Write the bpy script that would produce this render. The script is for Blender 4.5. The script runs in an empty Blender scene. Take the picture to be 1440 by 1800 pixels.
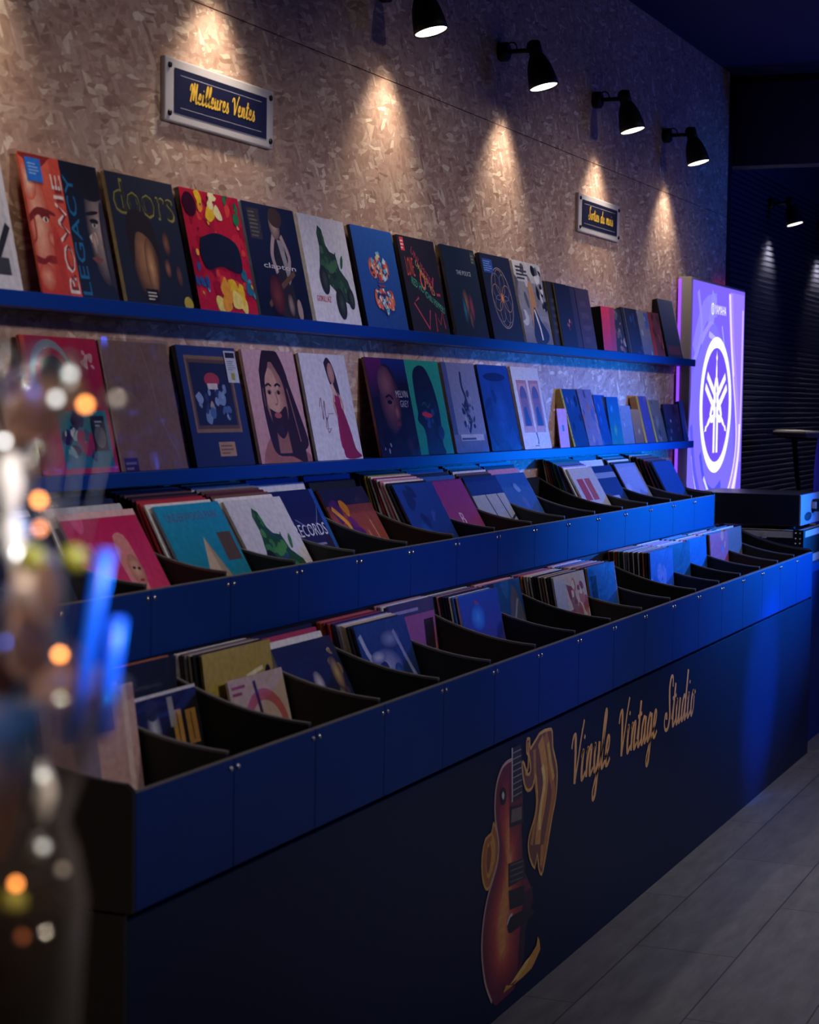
import bpy, bmesh, math, random
from mathutils import Vector, Matrix
SC = bpy.context.scene
COL = SC.collection
RND = random.Random(7)

# ------------------------------------------------------------------ colours and materials
def lin(c):
    if isinstance(c, str):
        c = c.lstrip('#')
        c = tuple(int(c[i:i+2], 16) for i in (0, 2, 4))
    o = []
    for v in c[:3]:
        v = v/255.0
        o.append(v/12.92 if v <= .04045 else ((v+.055)/1.055)**2.4)
    return (o[0], o[1], o[2], 1.0)

MATS = {}
def mat(name, col, rough=.5, metal=0., emis=None, es=0., coat=0., noise=0., nscale=30., bump=0., spec=.5, alpha=1.):
    if name in MATS: return MATS[name]
    m = bpy.data.materials.new(name); m.use_nodes = True
    nt = m.node_tree; b = nt.nodes['Principled BSDF']
    c = lin(col)
    b.inputs['Base Color'].default_value = c
    b.inputs['Roughness'].default_value = rough
    b.inputs['Metallic'].default_value = metal
    b.inputs['Specular IOR Level'].default_value = spec
    b.inputs['Coat Weight'].default_value = coat
    b.inputs['Coat Roughness'].default_value = .08
    b.inputs['Alpha'].default_value = alpha
    if emis is not None:
        b.inputs['Emission Color'].default_value = lin(emis)
        b.inputs['Emission Strength'].default_value = es
    tc = nt.nodes.new('ShaderNodeTexCoord')
    nz = nt.nodes.new('ShaderNodeTexNoise'); nz.inputs['Scale'].default_value = nscale; nz.inputs['Detail'].default_value = 4
    nt.links.new(tc.outputs['Object'], nz.inputs['Vector'])
    if noise > 0:
        mx = nt.nodes.new('ShaderNodeMix'); mx.data_type = 'RGBA'
        mx.inputs['A'].default_value = tuple(x*(1-noise) for x in c[:3])+(1,)
        mx.inputs['B'].default_value = tuple(min(1, x*(1+noise)) for x in c[:3])+(1,)
        nt.links.new(nz.outputs['Fac'], mx.inputs['Factor'])
        nt.links.new(mx.outputs['Result'], b.inputs['Base Color'])
    if bump > 0:
        bp = nt.nodes.new('ShaderNodeBump'); bp.inputs['Strength'].default_value = bump; bp.inputs['Distance'].default_value = .004
        nt.links.new(nz.outputs['Fac'], bp.inputs['Height']); nt.links.new(bp.outputs['Normal'], b.inputs['Normal'])
    MATS[name] = m
    return m

def print_mat(name, rough, coat, bump, emis=0.):
    """printed card: colour comes from the mesh's own print colours, with fine grain"""
    m = bpy.data.materials.new(name); m.use_nodes = True
    nt = m.node_tree; b = nt.nodes['Principled BSDF']
    at = nt.nodes.new('ShaderNodeAttribute'); at.attribute_name = 'Col'
    tc = nt.nodes.new('ShaderNodeTexCoord')
    nz = nt.nodes.new('ShaderNodeTexNoise'); nz.inputs['Scale'].default_value = 60; nz.inputs['Detail'].default_value = 5
    nt.links.new(tc.outputs['Object'], nz.inputs['Vector'])
    mp = nt.nodes.new('ShaderNodeMapRange'); mp.inputs['From Min'].default_value = .3; mp.inputs['From Max'].default_value = .7
    mp.inputs['To Min'].default_value = .82; mp.inputs['To Max'].default_value = 1.1
    nt.links.new(nz.outputs['Fac'], mp.inputs['Value'])
    mx = nt.nodes.new('ShaderNodeMix'); mx.data_type = 'RGBA'; mx.blend_type = 'MULTIPLY'; mx.inputs['Factor'].default_value = 1
    nt.links.new(at.outputs['Color'], mx.inputs['A']); nt.links.new(mp.outputs['Result'], mx.inputs['B'])
    nt.links.new(mx.outputs['Result'], b.inputs['Base Color'])
    b.inputs['Roughness'].default_value = rough
    b.inputs['Coat Weight'].default_value = coat; b.inputs['Coat Roughness'].default_value = .1
    if emis:
        nt.links.new(at.outputs['Color'], b.inputs['Emission Color'])
        b.inputs['Emission Strength'].default_value = emis
        b.inputs['Base Color'].default_value = (.02, .02, .02, 1)
        for l in list(b.inputs['Base Color'].links): nt.links.remove(l)
    if bump:
        n2 = nt.nodes.new('ShaderNodeTexNoise'); n2.inputs['Scale'].default_value = 9; n2.inputs['Detail'].default_value = 3
        n2.inputs['Distortion'].default_value = 1.5
        nt.links.new(tc.outputs['Object'], n2.inputs['Vector'])
        bp = nt.nodes.new('ShaderNodeBump'); bp.inputs['Strength'].default_value = bump; bp.inputs['Distance'].default_value = .006
        nt.links.new(n2.outputs['Fac'], bp.inputs['Height'])
        nt.links.new(bp.outputs['Normal'], b.inputs['Coat Normal'])
        nt.links.new(bp.outputs['Normal'], b.inputs['Normal'])
    MATS[name] = m
    return m
M_PRINT = print_mat('printed_card', .45, 0, 0)
M_WRAP = print_mat('printed_card_in_film', .32, .8, .35)
M_GLOW = print_mat('backlit_print', .4, 0, 0, 1.12)

def osb_mat():
    m = bpy.data.materials.new('osb_board'); m.use_nodes = True
    nt = m.node_tree; L = nt.links; b = nt.nodes['Principled BSDF']
    tc = nt.nodes.new('ShaderNodeTexCoord')
    def vor(scale, sx, sz, rot, off):
        mp = nt.nodes.new('ShaderNodeMapping')
        mp.inputs['Rotation'].default_value = (0, rot, 0); mp.inputs['Location'].default_value = (off, 0, off*.7)
        L.new(tc.outputs['Object'], mp.inputs['Vector'])
        wz = nt.nodes.new('ShaderNodeTexNoise'); wz.inputs['Scale'].default_value = 5; wz.inputs['Detail'].default_value = 2
        L.new(mp.outputs['Vector'], wz.inputs['Vector'])
        ad = nt.nodes.new('ShaderNodeVectorMath'); ad.operation = 'MULTIPLY_ADD'
        L.new(wz.outputs['Color'], ad.inputs[0]); ad.inputs[1].default_value = (.05, .05, .05); L.new(mp.outputs['Vector'], ad.inputs[2])
        m2 = nt.nodes.new('ShaderNodeMapping'); m2.inputs['Scale'].default_value = (sx, 0, sz)
        L.new(ad.outputs[0], m2.inputs['Vector'])
        v = nt.nodes.new('ShaderNodeTexVoronoi'); v.inputs['Scale'].default_value = scale; v.inputs['Randomness'].default_value = 1
        L.new(m2.outputs['Vector'], v.inputs['Vector'])
        sp = nt.nodes.new('ShaderNodeSeparateColor'); L.new(v.outputs['Color'], sp.inputs[0])
        return sp.outputs[0], sp.outputs[1]
    layers = [vor(6.5, 1.0, 4.2, .3, 0), vor(8, 1.0, 4.6, -.55, 3.1), vor(9, 1.0, 3.2, .95, 7.7), vor(14, 1.0, 4.4, -.95, 12.3), vor(21, 1.0, 4.2, .1, 5.3)]
    cur, pick = layers[0]
    for val, pk in layers[1:]:
        th = nt.nodes.new('ShaderNodeMath'); th.operation = 'GREATER_THAN'; th.inputs[1].default_value = .55
        L.new(pk, th.inputs[0])
        mx = nt.nodes.new('ShaderNodeMix'); mx.data_type = 'FLOAT'
        L.new(th.outputs[0], mx.inputs['Factor']); L.new(cur, mx.inputs['A']); L.new(val, mx.inputs['B'])
        cur = mx.outputs['Result']
    rp = nt.nodes.new('ShaderNodeValToRGB'); L.new(cur, rp.inputs['Fac'])
    e = rp.color_ramp.elements
    e[0].position = 0; e[0].color = lin('a07c64')
    e[1].position = 1; e[1].color = lin('f2dcc0')
    for p, c in ((.06, 'b28d75'), (.3, 'bd9880'), (.5, 'c4a088'), (.7, 'c9a890'), (.9, 'dabda2')):
        q = e.new(p); q.color = lin(c)
    fn = nt.nodes.new('ShaderNodeTexNoise'); fn.inputs['Scale'].default_value = 45; fn.inputs['Detail'].default_value = 5
    L.new(tc.outputs['Object'], fn.inputs['Vector'])
    fm = nt.nodes.new('ShaderNodeMapRange'); fm.inputs['To Min'].default_value = .7; fm.inputs['To Max'].default_value = 1.3
    L.new(fn.outputs['Fac'], fm.inputs['Value'])
    mu = nt.nodes.new('ShaderNodeMix'); mu.data_type = 'RGBA'; mu.blend_type = 'MULTIPLY'; mu.inputs['Factor'].default_value = 1
    L.new(rp.outputs['Color'], mu.inputs['A']); L.new(fm.outputs['Result'], mu.inputs['B'])
    L.new(mu.outputs['Result'], b.inputs['Base Color'])
    b.inputs['Roughness'].default_value = .62
    bp = nt.nodes.new('ShaderNodeBump'); bp.inputs['Strength'].default_value = .55; bp.inputs['Distance'].default_value = .003
    L.new(cur, bp.inputs['Height']); L.new(bp.outputs['Normal'], b.inputs['Normal'])
    return m

def floor_mat():
    m = bpy.data.materials.new('floor_planks'); m.use_nodes = True
    nt = m.node_tree; L = nt.links; b = nt.nodes['Principled BSDF']
    tc = nt.nodes.new('ShaderNodeTexCoord')
    br = nt.nodes.new('ShaderNodeTexBrick'); br.inputs['Scale'].default_value = 1
    br.inputs['Brick Width'].default_value = 1.2; br.inputs['Row Height'].default_value = .3; br.inputs['Mortar Size'].default_value = .0025
    br.inputs['Color1'].default_value = lin('76747a'); br.inputs['Color2'].default_value = lin('6a686d'); br.inputs['Mortar'].default_value = lin('46454a')
    L.new(tc.outputs['Object'], br.inputs['Vector'])
    mp = nt.nodes.new('ShaderNodeMapping'); mp.inputs['Scale'].default_value = (2, 9, 1); L.new(tc.outputs['Object'], mp.inputs['Vector'])
    nz = nt.nodes.new('ShaderNodeTexNoise'); nz.inputs['Scale'].default_value = 2.2; nz.inputs['Detail'].default_value = 7; nz.inputs['Roughness'].default_value = .65
    L.new(mp.outputs['Vector'], nz.inputs['Vector'])
    mr = nt.nodes.new('ShaderNodeMapRange'); mr.inputs['From Min'].default_value = .3; mr.inputs['From Max'].default_value = .7
    mr.inputs['To Min'].default_value = .72; mr.inputs['To Max'].default_value = 1.15
    L.new(nz.outputs['Fac'], mr.inputs['Value'])
    mu = nt.nodes.new('ShaderNodeMix'); mu.data_type = 'RGBA'; mu.blend_type = 'MULTIPLY'; mu.inputs['Factor'].default_value = 1
    L.new(br.outputs['Color'], mu.inputs['A']); L.new(mr.outputs['Result'], mu.inputs['B'])
    L.new(mu.outputs['Result'], b.inputs['Base Color'])
    b.inputs['Roughness'].default_value = .6; b.inputs['Specular IOR Level'].default_value = .25
    return m

def glass_mat(name, tint, refl=.12, rough=.05, keep=.85):
    """thin clear plastic / glass: see-through with a sharp sheen"""
    m = bpy.data.materials.new(name); m.use_nodes = True
    nt = m.node_tree; L = nt.links
    nt.nodes.remove(nt.nodes['Principled BSDF'])
    out = nt.nodes['Material Output']
    tr = nt.nodes.new('ShaderNodeBsdfTransparent'); tr.inputs['Color'].default_value = tuple(x*keep for x in lin(tint)[:3])+(1,)
    gl = nt.nodes.new('ShaderNodeBsdfGlossy'); gl.inputs['Roughness'].default_value = rough
    df = nt.nodes.new('ShaderNodeBsdfTranslucent'); df.inputs['Color'].default_value = lin(tint)
    fr = nt.nodes.new('ShaderNodeLayerWeight'); fr.inputs['Blend'].default_value = .35
    mr = nt.nodes.new('ShaderNodeMapRange'); mr.inputs['To Min'].default_value = refl*.4; mr.inputs['To Max'].default_value = min(1, refl*5)
    L.new(fr.outputs['Fresnel'], mr.inputs['Value'])
    a = nt.nodes.new('ShaderNodeMixShader'); a.inputs['Fac'].default_value = 1-keep
    L.new(tr.outputs[0], a.inputs[1]); L.new(df.outputs[0], a.inputs[2])
    mx = nt.nodes.new('ShaderNodeMixShader'); L.new(mr.outputs['Result'], mx.inputs['Fac'])
    L.new(a.outputs[0], mx.inputs[1]); L.new(gl.outputs[0], mx.inputs[2])
    L.new(mx.outputs[0], out.inputs['Surface'])
    MATS[name] = m
    return m

# ------------------------------------------------------------------ object helpers
def link(name, me, m=None, parent=None):
    o = bpy.data.objects.new(name, me); COL.objects.link(o)
    if m is not None and me is not None:
        for x in (m if isinstance(m, (list, tuple)) else [m]): me.materials.append(x)
    if parent is not None: o.parent = parent
    return o
def tag(o, label, cat, group=None):
    o['label'] = label; o['category'] = cat
    if group: o['group'] = group
    return o
def thing(name, label, cat, loc=(0, 0, 0), rot=(0, 0, 0), group=None):
    o = bpy.data.objects.new(name, None); COL.objects.link(o)
    o.location = loc; o.rotation_euler = rot; o.empty_display_size = .05
    return tag(o, label, cat, group)
def struct(o):
    o['kind'] = 'structure'; return o

class MB:
    """collects boxes, lathes and tubes into one mesh"""
    def __init__(s): s.v = []; s.f = []; s.sm = []
    def add(s, vs, fs, smooth=False):
        n = len(s.v); s.v += [tuple(v) for v in vs]
        s.f += [tuple(i+n for i in f) for f in fs]; s.sm += [smooth]*len(fs)
        return s
    def box(s, x0, y0, z0, x1, y1, z1):
        v = [(x0, y0, z0), (x1, y0, z0), (x1, y1, z0), (x0, y1, z0), (x0, y0, z1), (x1, y0, z1), (x1, y1, z1), (x0, y1, z1)]
        return s.add(v, [(0, 3, 2, 1), (4, 5, 6, 7), (0, 1, 5, 4), (1, 2, 6, 5), (2, 3, 7, 6), (3, 0, 4, 7)])
    def lathe(s, prof, n=24, M=None, caps=True):
        M = M or Matrix(); vs = []; fs = []
        for r, z in prof:
            for k in range(n):
                a = 2*math.pi*k/n; vs.append(M @ Vector((r*math.cos(a), r*math.sin(a), z)))
        for i in range(len(prof)-1):
            for k in range(n):
                k2 = (k+1) % n
                fs.append((i*n+k, i*n+k2, (i+1)*n+k2, (i+1)*n+k))
        s.add(vs, fs, True)
        if caps:
            q = len(s.v)-len(vs)
            s.f.append(tuple(q+k for k in reversed(range(n)))); s.sm.append(False)
            s.f.append(tuple(q+(len(prof)-1)*n+k for k in range(n))); s.sm.append(False)
        return s
    def tube(s, pts, r, n=8):
        pts = [Vector(p) for p in pts]; vs = []; fs = []
        for i, p in enumerate(pts):
            d = (pts[min(i+1, len(pts)-1)]-pts[max(i-1, 0)]).normalized()
            u = d.cross(Vector((0, 0, 1)))
            if u.length < .01: u = d.cross(Vector((1, 0, 0)))
            u.normalize(); w = d.cross(u)
            rr = r[i] if isinstance(r, (list, tuple)) else r
            for k in range(n):
                a = 2*math.pi*k/n; vs.append(p+u*(rr*math.cos(a))+w*(rr*math.sin(a)))
        for i in range(len(pts)-1):
            for k in range(n):
                k2 = (k+1) % n; fs.append((i*n+k, (i+1)*n+k, (i+1)*n+k2, i*n+k2))
        fs.append(tuple(range(n))); fs.append(tuple((len(pts)-1)*n+k for k in reversed(range(n))))
        return s.add(vs, fs, True)
    def prism(s, poly, x0, x1):
        """polygon in (y,z) pulled along x"""
        n = len(poly)
        v = [(x0, y, z) for y, z in poly]+[(x1, y, z) for y, z in poly]
        f = [tuple(range(n)), tuple(reversed(range(n, 2*n)))]+[(i, i+n, (i+1) % n+n, (i+1) % n) for i in range(n)]
        return s.add(v, f)
    def ball(s, c, r, n=10, sc=(1, 1, 1)):
        prof = [(math.sin(math.pi*i/n)*r+1e-5, -math.cos(math.pi*i/n)*r) for i in range(n+1)]
        return s.lathe(prof, n+2, Matrix.Translation(c) @ Matrix.Diagonal((sc[0], sc[1], sc[2], 1)), False)
    def build(s, name, m=None, parent=None, bevel=0.):
        me = bpy.data.meshes.new(name); me.from_pydata(s.v, [], s.f)
        for p, q in zip(me.polygons, s.sm): p.use_smooth = q
        bm = bmesh.new(); bm.from_mesh(me); bmesh.ops.recalc_face_normals(bm, faces=bm.faces[:])
        if bevel:
            es = [e for e in bm.edges if len(e.link_faces) == 2 and e.calc_face_angle(0) > .6]
            bmesh.ops.bevel(bm, geom=es, offset=bevel, segments=2, affect='EDGES', profile=.6)
        bm.to_mesh(me); bm.free()
        return link(name, me, m, parent)

# ------------------------------------------------------------------ flat printed artwork
_TX = {}
def text_shape(t):
    if t in _TX: return _TX[t]
    cu = bpy.data.curves.new('lettering', 'FONT'); cu.body = t; cu.size = 1; cu.resolution_u = 2
    ob = bpy.data.objects.new('lettering', cu)
    COL.objects.link(ob)
    dg = bpy.context.evaluated_depsgraph_get(); dg.update()
    me = bpy.data.meshes.new_from_object(ob.evaluated_get(dg))
    vs = [(v.co.x, v.co.y) for v in me.vertices]; fs = [tuple(p.vertices) for p in me.polygons]
    bpy.data.objects.remove(ob); bpy.data.curves.remove(cu); bpy.data.meshes.remove(me)
    x0 = min(v[0] for v in vs); x1 = max(v[0] for v in vs); y0 = min(v[1] for v in vs); y1 = max(v[1] for v in vs)
    vs = [((x-x0)/(x1-x0), (y-y0)/(y1-y0)) for x, y in vs]
    _TX[t] = (vs, fs, (x1-x0)/(y1-y0))
    return _TX[t]
def smooth_line(p, k=6):
    o = []; n = len(p)
    for i in range(n-1):
        a, b, c, d = p[max(i-1, 0)], p[i], p[i+1], p[min(i+2, n-1)]
        for j in range(k):
            t = j/k
            o.append(tuple(.5*((2*b[q])+(-a[q]+c[q])*t+(2*a[q]-5*b[q]+4*c[q]-d[q])*t*t+(-a[q]+3*b[q]-3*c[q]+d[q])*t**3) for q in (0, 1)))
    o.append(p[-1]); return o

class Art:
    def __init__(s, bg='222222', clampit=True):
        s.v = []; s.f = []; s.c = []; s.k = 0; s.cl = clampit
        if bg: s.rect(0, 0, 1, 1, bg)
    def _add(s, vs, fs, cols):
        n = len(s.v)
        for (x, y), c in zip(vs, cols):
            if s.cl: x = min(1, max(0, x)); y = min(1, max(0, y))
            s.v.append((x, y, s.k)); s.c.append(c)
        s.f += [tuple(i+n for i in f) for f in fs]; s.k += 1
        return s
    def poly(s, pts, col, k=0):
        if k: pts = smooth_line(list(pts)+[pts[0]], k)[:-1]
        return s._add(pts, [tuple(range(len(pts)))], [lin(col)]*len(pts))
    def rect(s, x0, y0, x1, y1, a, b=None, horiz=False):
        a = lin(a); b = lin(b) if b else a
        cs = [a, b, b, a] if horiz else [a, a, b, b]
        return s._add([(x0, y0), (x1, y0), (x1, y1), (x0, y1)], [(0, 1, 2, 3)], cs)
    def ell(s, cx, cy, rx, ry, col, edge=None, rot=0, n=22):
        a = lin(col); b = lin(edge) if edge else a; ca, sa = math.cos(rot), math.sin(rot)
        vs = [(cx, cy)]+[(cx+rx*math.cos(2*math.pi*i/n)*ca-ry*math.sin(2*math.pi*i/n)*sa, cy+rx*math.cos(2*math.pi*i/n)*sa+ry*math.sin(2*math.pi*i/n)*ca) for i in range(n)]
        return s._add(vs, [(0, i+1, (i+1) % n+1) for i in range(n)], [a]+[b]*n)
    def ring(s, cx, cy, rx, ry, w, col, n=40):
        vs = []
        for i in range(n):
            a = 2*math.pi*i/n
            vs += [(cx+rx*math.cos(a), cy+ry*math.sin(a)), (cx+(rx-w)*math.cos(a), cy+(ry-w)*math.sin(a))]
        return s._add(vs, [(2*i, 2*((i+1) % n), 2*((i+1) % n)+1, 2*i+1) for i in range(n)], [lin(col)]*(2*n))
    def line(s, pts, w, col, k=6, taper=None, asp=1.):
        if k: pts = smooth_line(pts, k)
        vs = []; fs = []
        for i, p in enumerate(pts):
            a = pts[max(i-1, 0)]; b = pts[min(i+1, len(pts)-1)]
            dx, dy = (b[0]-a[0])*asp, b[1]-a[1]; l = math.hypot(dx, dy) or 1
            dx /= l; dy /= l
            ww = w*(taper(dx, dy) if taper else 1)*.5
            vs += [(p[0]-dy*ww/asp, p[1]+dx*ww), (p[0]+dy*ww/asp, p[1]-dx*ww)]
        for i in range(len(pts)-1): fs.append((2*i, 2*i+1, 2*i+3, 2*i+2))
        return s._add(vs, fs, [lin(col)]*len(vs))
    def text(s, t, x, y, w, h, col, rot=0, shear=0):
        vs, fs, _ = text_shape(t); ca, sa = math.cos(rot), math.sin(rot)
        o = [(x+(u*w+v*h*shear)*ca-v*h*sa, y+(u*w)*sa+v*h*ca) for u, v in vs]
        return s._add(o, fs, [lin(col)]*len(o))
    def blobs(s, seed, n, cols, r0=.03, r1=.1, reg=(0, 0, 1, 1)):
        r = random.Random(seed)
        for _ in range(n):
            cx = r.uniform(reg[0], reg[2]); cy = r.uniform(reg[1], reg[3]); a = r.uniform(r0, r1); b = r.uniform(.4, 1)*a; q = r.uniform(0, 3.1)
            pts = []
            m = r.randint(6, 9)
            for i in range(m):
                t = 2*math.pi*i/m; u = a*math.cos(t)*r.uniform(.7, 1.2); v = b*math.sin(t)*r.uniform(.7, 1.2)
                pts.append((cx+u*math.cos(q)-v*math.sin(q), cy+u*math.sin(q)+v*math.cos(q)))
            s.poly(pts, r.choice(cols), 3)
        return s
    def shards(s, seed, n, cols, reg, r0=.03, r1=.08):
        r = random.Random(seed)
        for _ in range(n):
            cx = r.uniform(reg[0], reg[2]); cy = r.uniform(reg[1], reg[3]); a = r.uniform(r0, r1)
            t0 = r.uniform(0, 6.28)
            s.poly([(cx+a*math.cos(t0+t), cy+a*math.sin(t0+t)*r.uniform(.6, 1.2)) for t in (0, 1.6, 3.0, 4.6)], r.choice(cols))
        return s
    def lines(s, x0, y0, x1, y1, n, col, seed=1):
        r = random.Random(seed); h = (y1-y0)/n
        for i in range(n):
            w = (x1-x0)*r.uniform(.6, 1); s.rect(x0, y0+h*i, x0+w, y0+h*i+h*.45, col)
        return s
    def face(s, cx, cy, z, skin='c79a80', hair='2a1c1a', shade='7d5248', long=True, lip='a8545a', beard=False, turn=.0, body=None):
        if body: s.poly([(cx-.42*z, cy-1.5*z), (cx-.38*z, cy-.62*z), (cx-.12*z, cy-.45*z), (cx+.14*z, cy-.45*z), (cx+.42*z, cy-.62*z), (cx+.46*z, cy-1.5*z)], body, 4)
        if long: s.poly([(cx-.3*z, cy+.3*z), (cx-.1*z, cy+.56*z), (cx+.16*z, cy+.55*z), (cx+.35*z, cy+.25*z), (cx+.42*z, cy-.3*z), (cx+.5*z, cy-.72*z), (cx+.15*z, cy-.66*z), (cx-.25*z, cy-.6*z), (cx-.34*z, cy-.15*z)], hair, 5)
        else: s.ell(cx+.02*z, cy+.2*z, .32*z, .36*z, hair)
        s.poly([(cx-.12*z, cy-.3*z), (cx+.13*z, cy-.3*z), (cx+.16*z, cy-.62*z), (cx-.14*z, cy-.62*z)], shade)
        s.ell(cx, cy, .26*z, .4*z, skin, shade)
        s.ell(cx-.05*z+turn*z, cy+.06*z, .17*z, .27*z, skin, skin)
        if beard: s.poly([(cx-.2*z, cy-.12*z), (cx, cy-.17*z), (cx+.2*z, cy-.1*z), (cx+.17*z, cy-.33*z), (cx, cy-.46*z), (cx-.16*z, cy-.34*z)], hair, 4)
        for q in (-1, 1):
            ex = cx+(q*.11+turn)*z
            s.ell(ex, cy+.06*z, .055*z, .028*z, shade); s.ell(ex, cy+.055*z, .028*z, .022*z, '17100f')
            s.line([(ex-.07*z, cy+.125*z), (ex, cy+.15*z), (ex+.07*z, cy+.125*z)], .028*z, hair, 3)
        s.line([(cx+.03*z+turn*z, cy+.06*z), (cx+.05*z+turn*z, cy-.06*z), (cx-.02*z+turn*z, cy-.08*z)], .02*z, shade, 3)
        s.ell(cx+turn*z, cy-.2*z, .085*z, .032*z, lip)
        if long:
            s.poly([(cx-.04*z, cy+.47*z), (cx-.2*z, cy+.4*z), (cx-.31*z, cy+.15*z), (cx-.33*z, cy-.25*z), (cx-.24*z, cy-.05*z), (cx-.2*z, cy+.2*z), (cx-.08*z, cy+.34*z)], hair, 4)
            s.poly([(cx-.04*z, cy+.47*z), (cx+.18*z, cy+.42*z), (cx+.34*z, cy+.1*z), (cx+.44*z, cy-.5*z), (cx+.26*z, cy-.2*z), (cx+.22*z, cy+.15*z), (cx+.08*z, cy+.34*z)], hair, 4)
            s.line([(cx+.3*z, cy+.1*z), (cx+.36*z, cy-.2*z), (cx+.42*z, cy-.5*z)], .02*z, shade, 4); s.line([(cx-.28*z, cy+.1*z), (cx-.29*z, cy-.1*z)], .015*z, shade, 3)
        return s
    def figure(s, cx, y0, h, dress, skin='c79a80', hair='20161a', w=.3):
        s.poly([(cx-.2*w*h, y0+.84*h), (cx+.2*w*h, y0+.84*h), (cx+.3*w*h, y0+.55*h), (cx+.38*w*h, y0), (cx-.38*w*h, y0), (cx-.26*w*h, y0+.55*h)], dress, 4)
        s.line([(cx-.18*w*h, y0+.8*h), (cx-.42*w*h, y0+.6*h), (cx-.3*w*h, y0+.42*h)], .07*h*w*2.2, skin, 4)
        s.line([(cx+.18*w*h, y0+.8*h), (cx+.44*w*h, y0+.6*h), (cx+.3*w*h, y0+.45*h)], .07*h*w*2.2, skin, 4)
        s.ell(cx, y0+.93*h, .17*w*h*1.2, .08*h, hair); s.ell(cx, y0+.91*h, .11*w*h*1.2, .06*h, skin)
        return s
    def mesh(s, name, w, h, dy=-.0006, step=2.2e-5, m=None, parent=None):
        me = bpy.data.meshes.new(name)
        me.from_pydata([(x*w, dy-k*step, y*h) for x, y, k in s.v], [], s.f)
        ca = me.color_attributes.new('Col', 'FLOAT_COLOR', 'POINT')
        for i, c in enumerate(s.c): ca.data[i].color = c
        bm = bmesh.new(); bm.from_mesh(me)
        for f in bm.faces:
            f.normal_update()
            if f.normal.y > 0: f.normal_flip()
        bm.to_mesh(me); bm.free()
        return link(name, me, m or M_PRINT, parent)

def slab_mesh(name, w, t, h, front, edge, m, parent=None, top=None):
    """a record sleeve: thin card box, coloured face and coloured edges, slightly rounded corners"""
    c = .0025
    pts = [(c, 0), (w-c, 0), (w, c), (w, h-c), (w-c, h), (c, h), (0, h-c), (0, c)]
    v = [(x, 0, z) for x, z in pts]+[(x, t, z) for x, z in pts]
    n = 8
    f = [tuple(reversed(range(n))), tuple(range(n, 2*n))]+[(i, (i+1) % n, (i+1) % n+n, i+n) for i in range(n)]
    me = bpy.data.meshes.new(name); me.from_pydata(v, [], f)
    ca = me.color_attributes.new('Col', 'FLOAT_COLOR', 'CORNER')
    for p in me.polygons:
        cc = lin(front) if p.index < 2 else lin(edge)
        if top and p.normal.z > .9: cc = lin(top)
        for li in p.loop_indices: ca.data[li].color = cc
    bm = bmesh.new(); bm.from_mesh(me); bmesh.ops.recalc_face_normals(bm, faces=bm.faces[:]); bm.to_mesh(me); bm.free()
    return link(name, me, m, parent)

def record(label, X, Y, Z, art, w=.308, h=.308, t=.006, phi=12.5, edge='1a1a1e', wrap=False, name='vinyl_record', cat='vinyl record', group=None, sticker=None, spin=0.):
    r = thing(name, label, cat, (X, Y, Z), (-math.radians(phi), math.radians(spin), 0), group)
    slab_mesh('sleeve', w, t, h, edge, edge, M_WRAP if wrap else M_PRINT, r)
    art.mesh('cover_print', w, h, m=M_WRAP if wrap else M_PRINT, parent=r)
    if sticker:
        x0, y0, x1, y1, cols, fn = sticker
        a = Art(cols)
        if fn: fn(a)
        o = a.mesh('sticker', (x1-x0)*w, (y1-y0)*h, parent=r)
        o.location = (x0*w, -.0022, y0*h)
    return r

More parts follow.
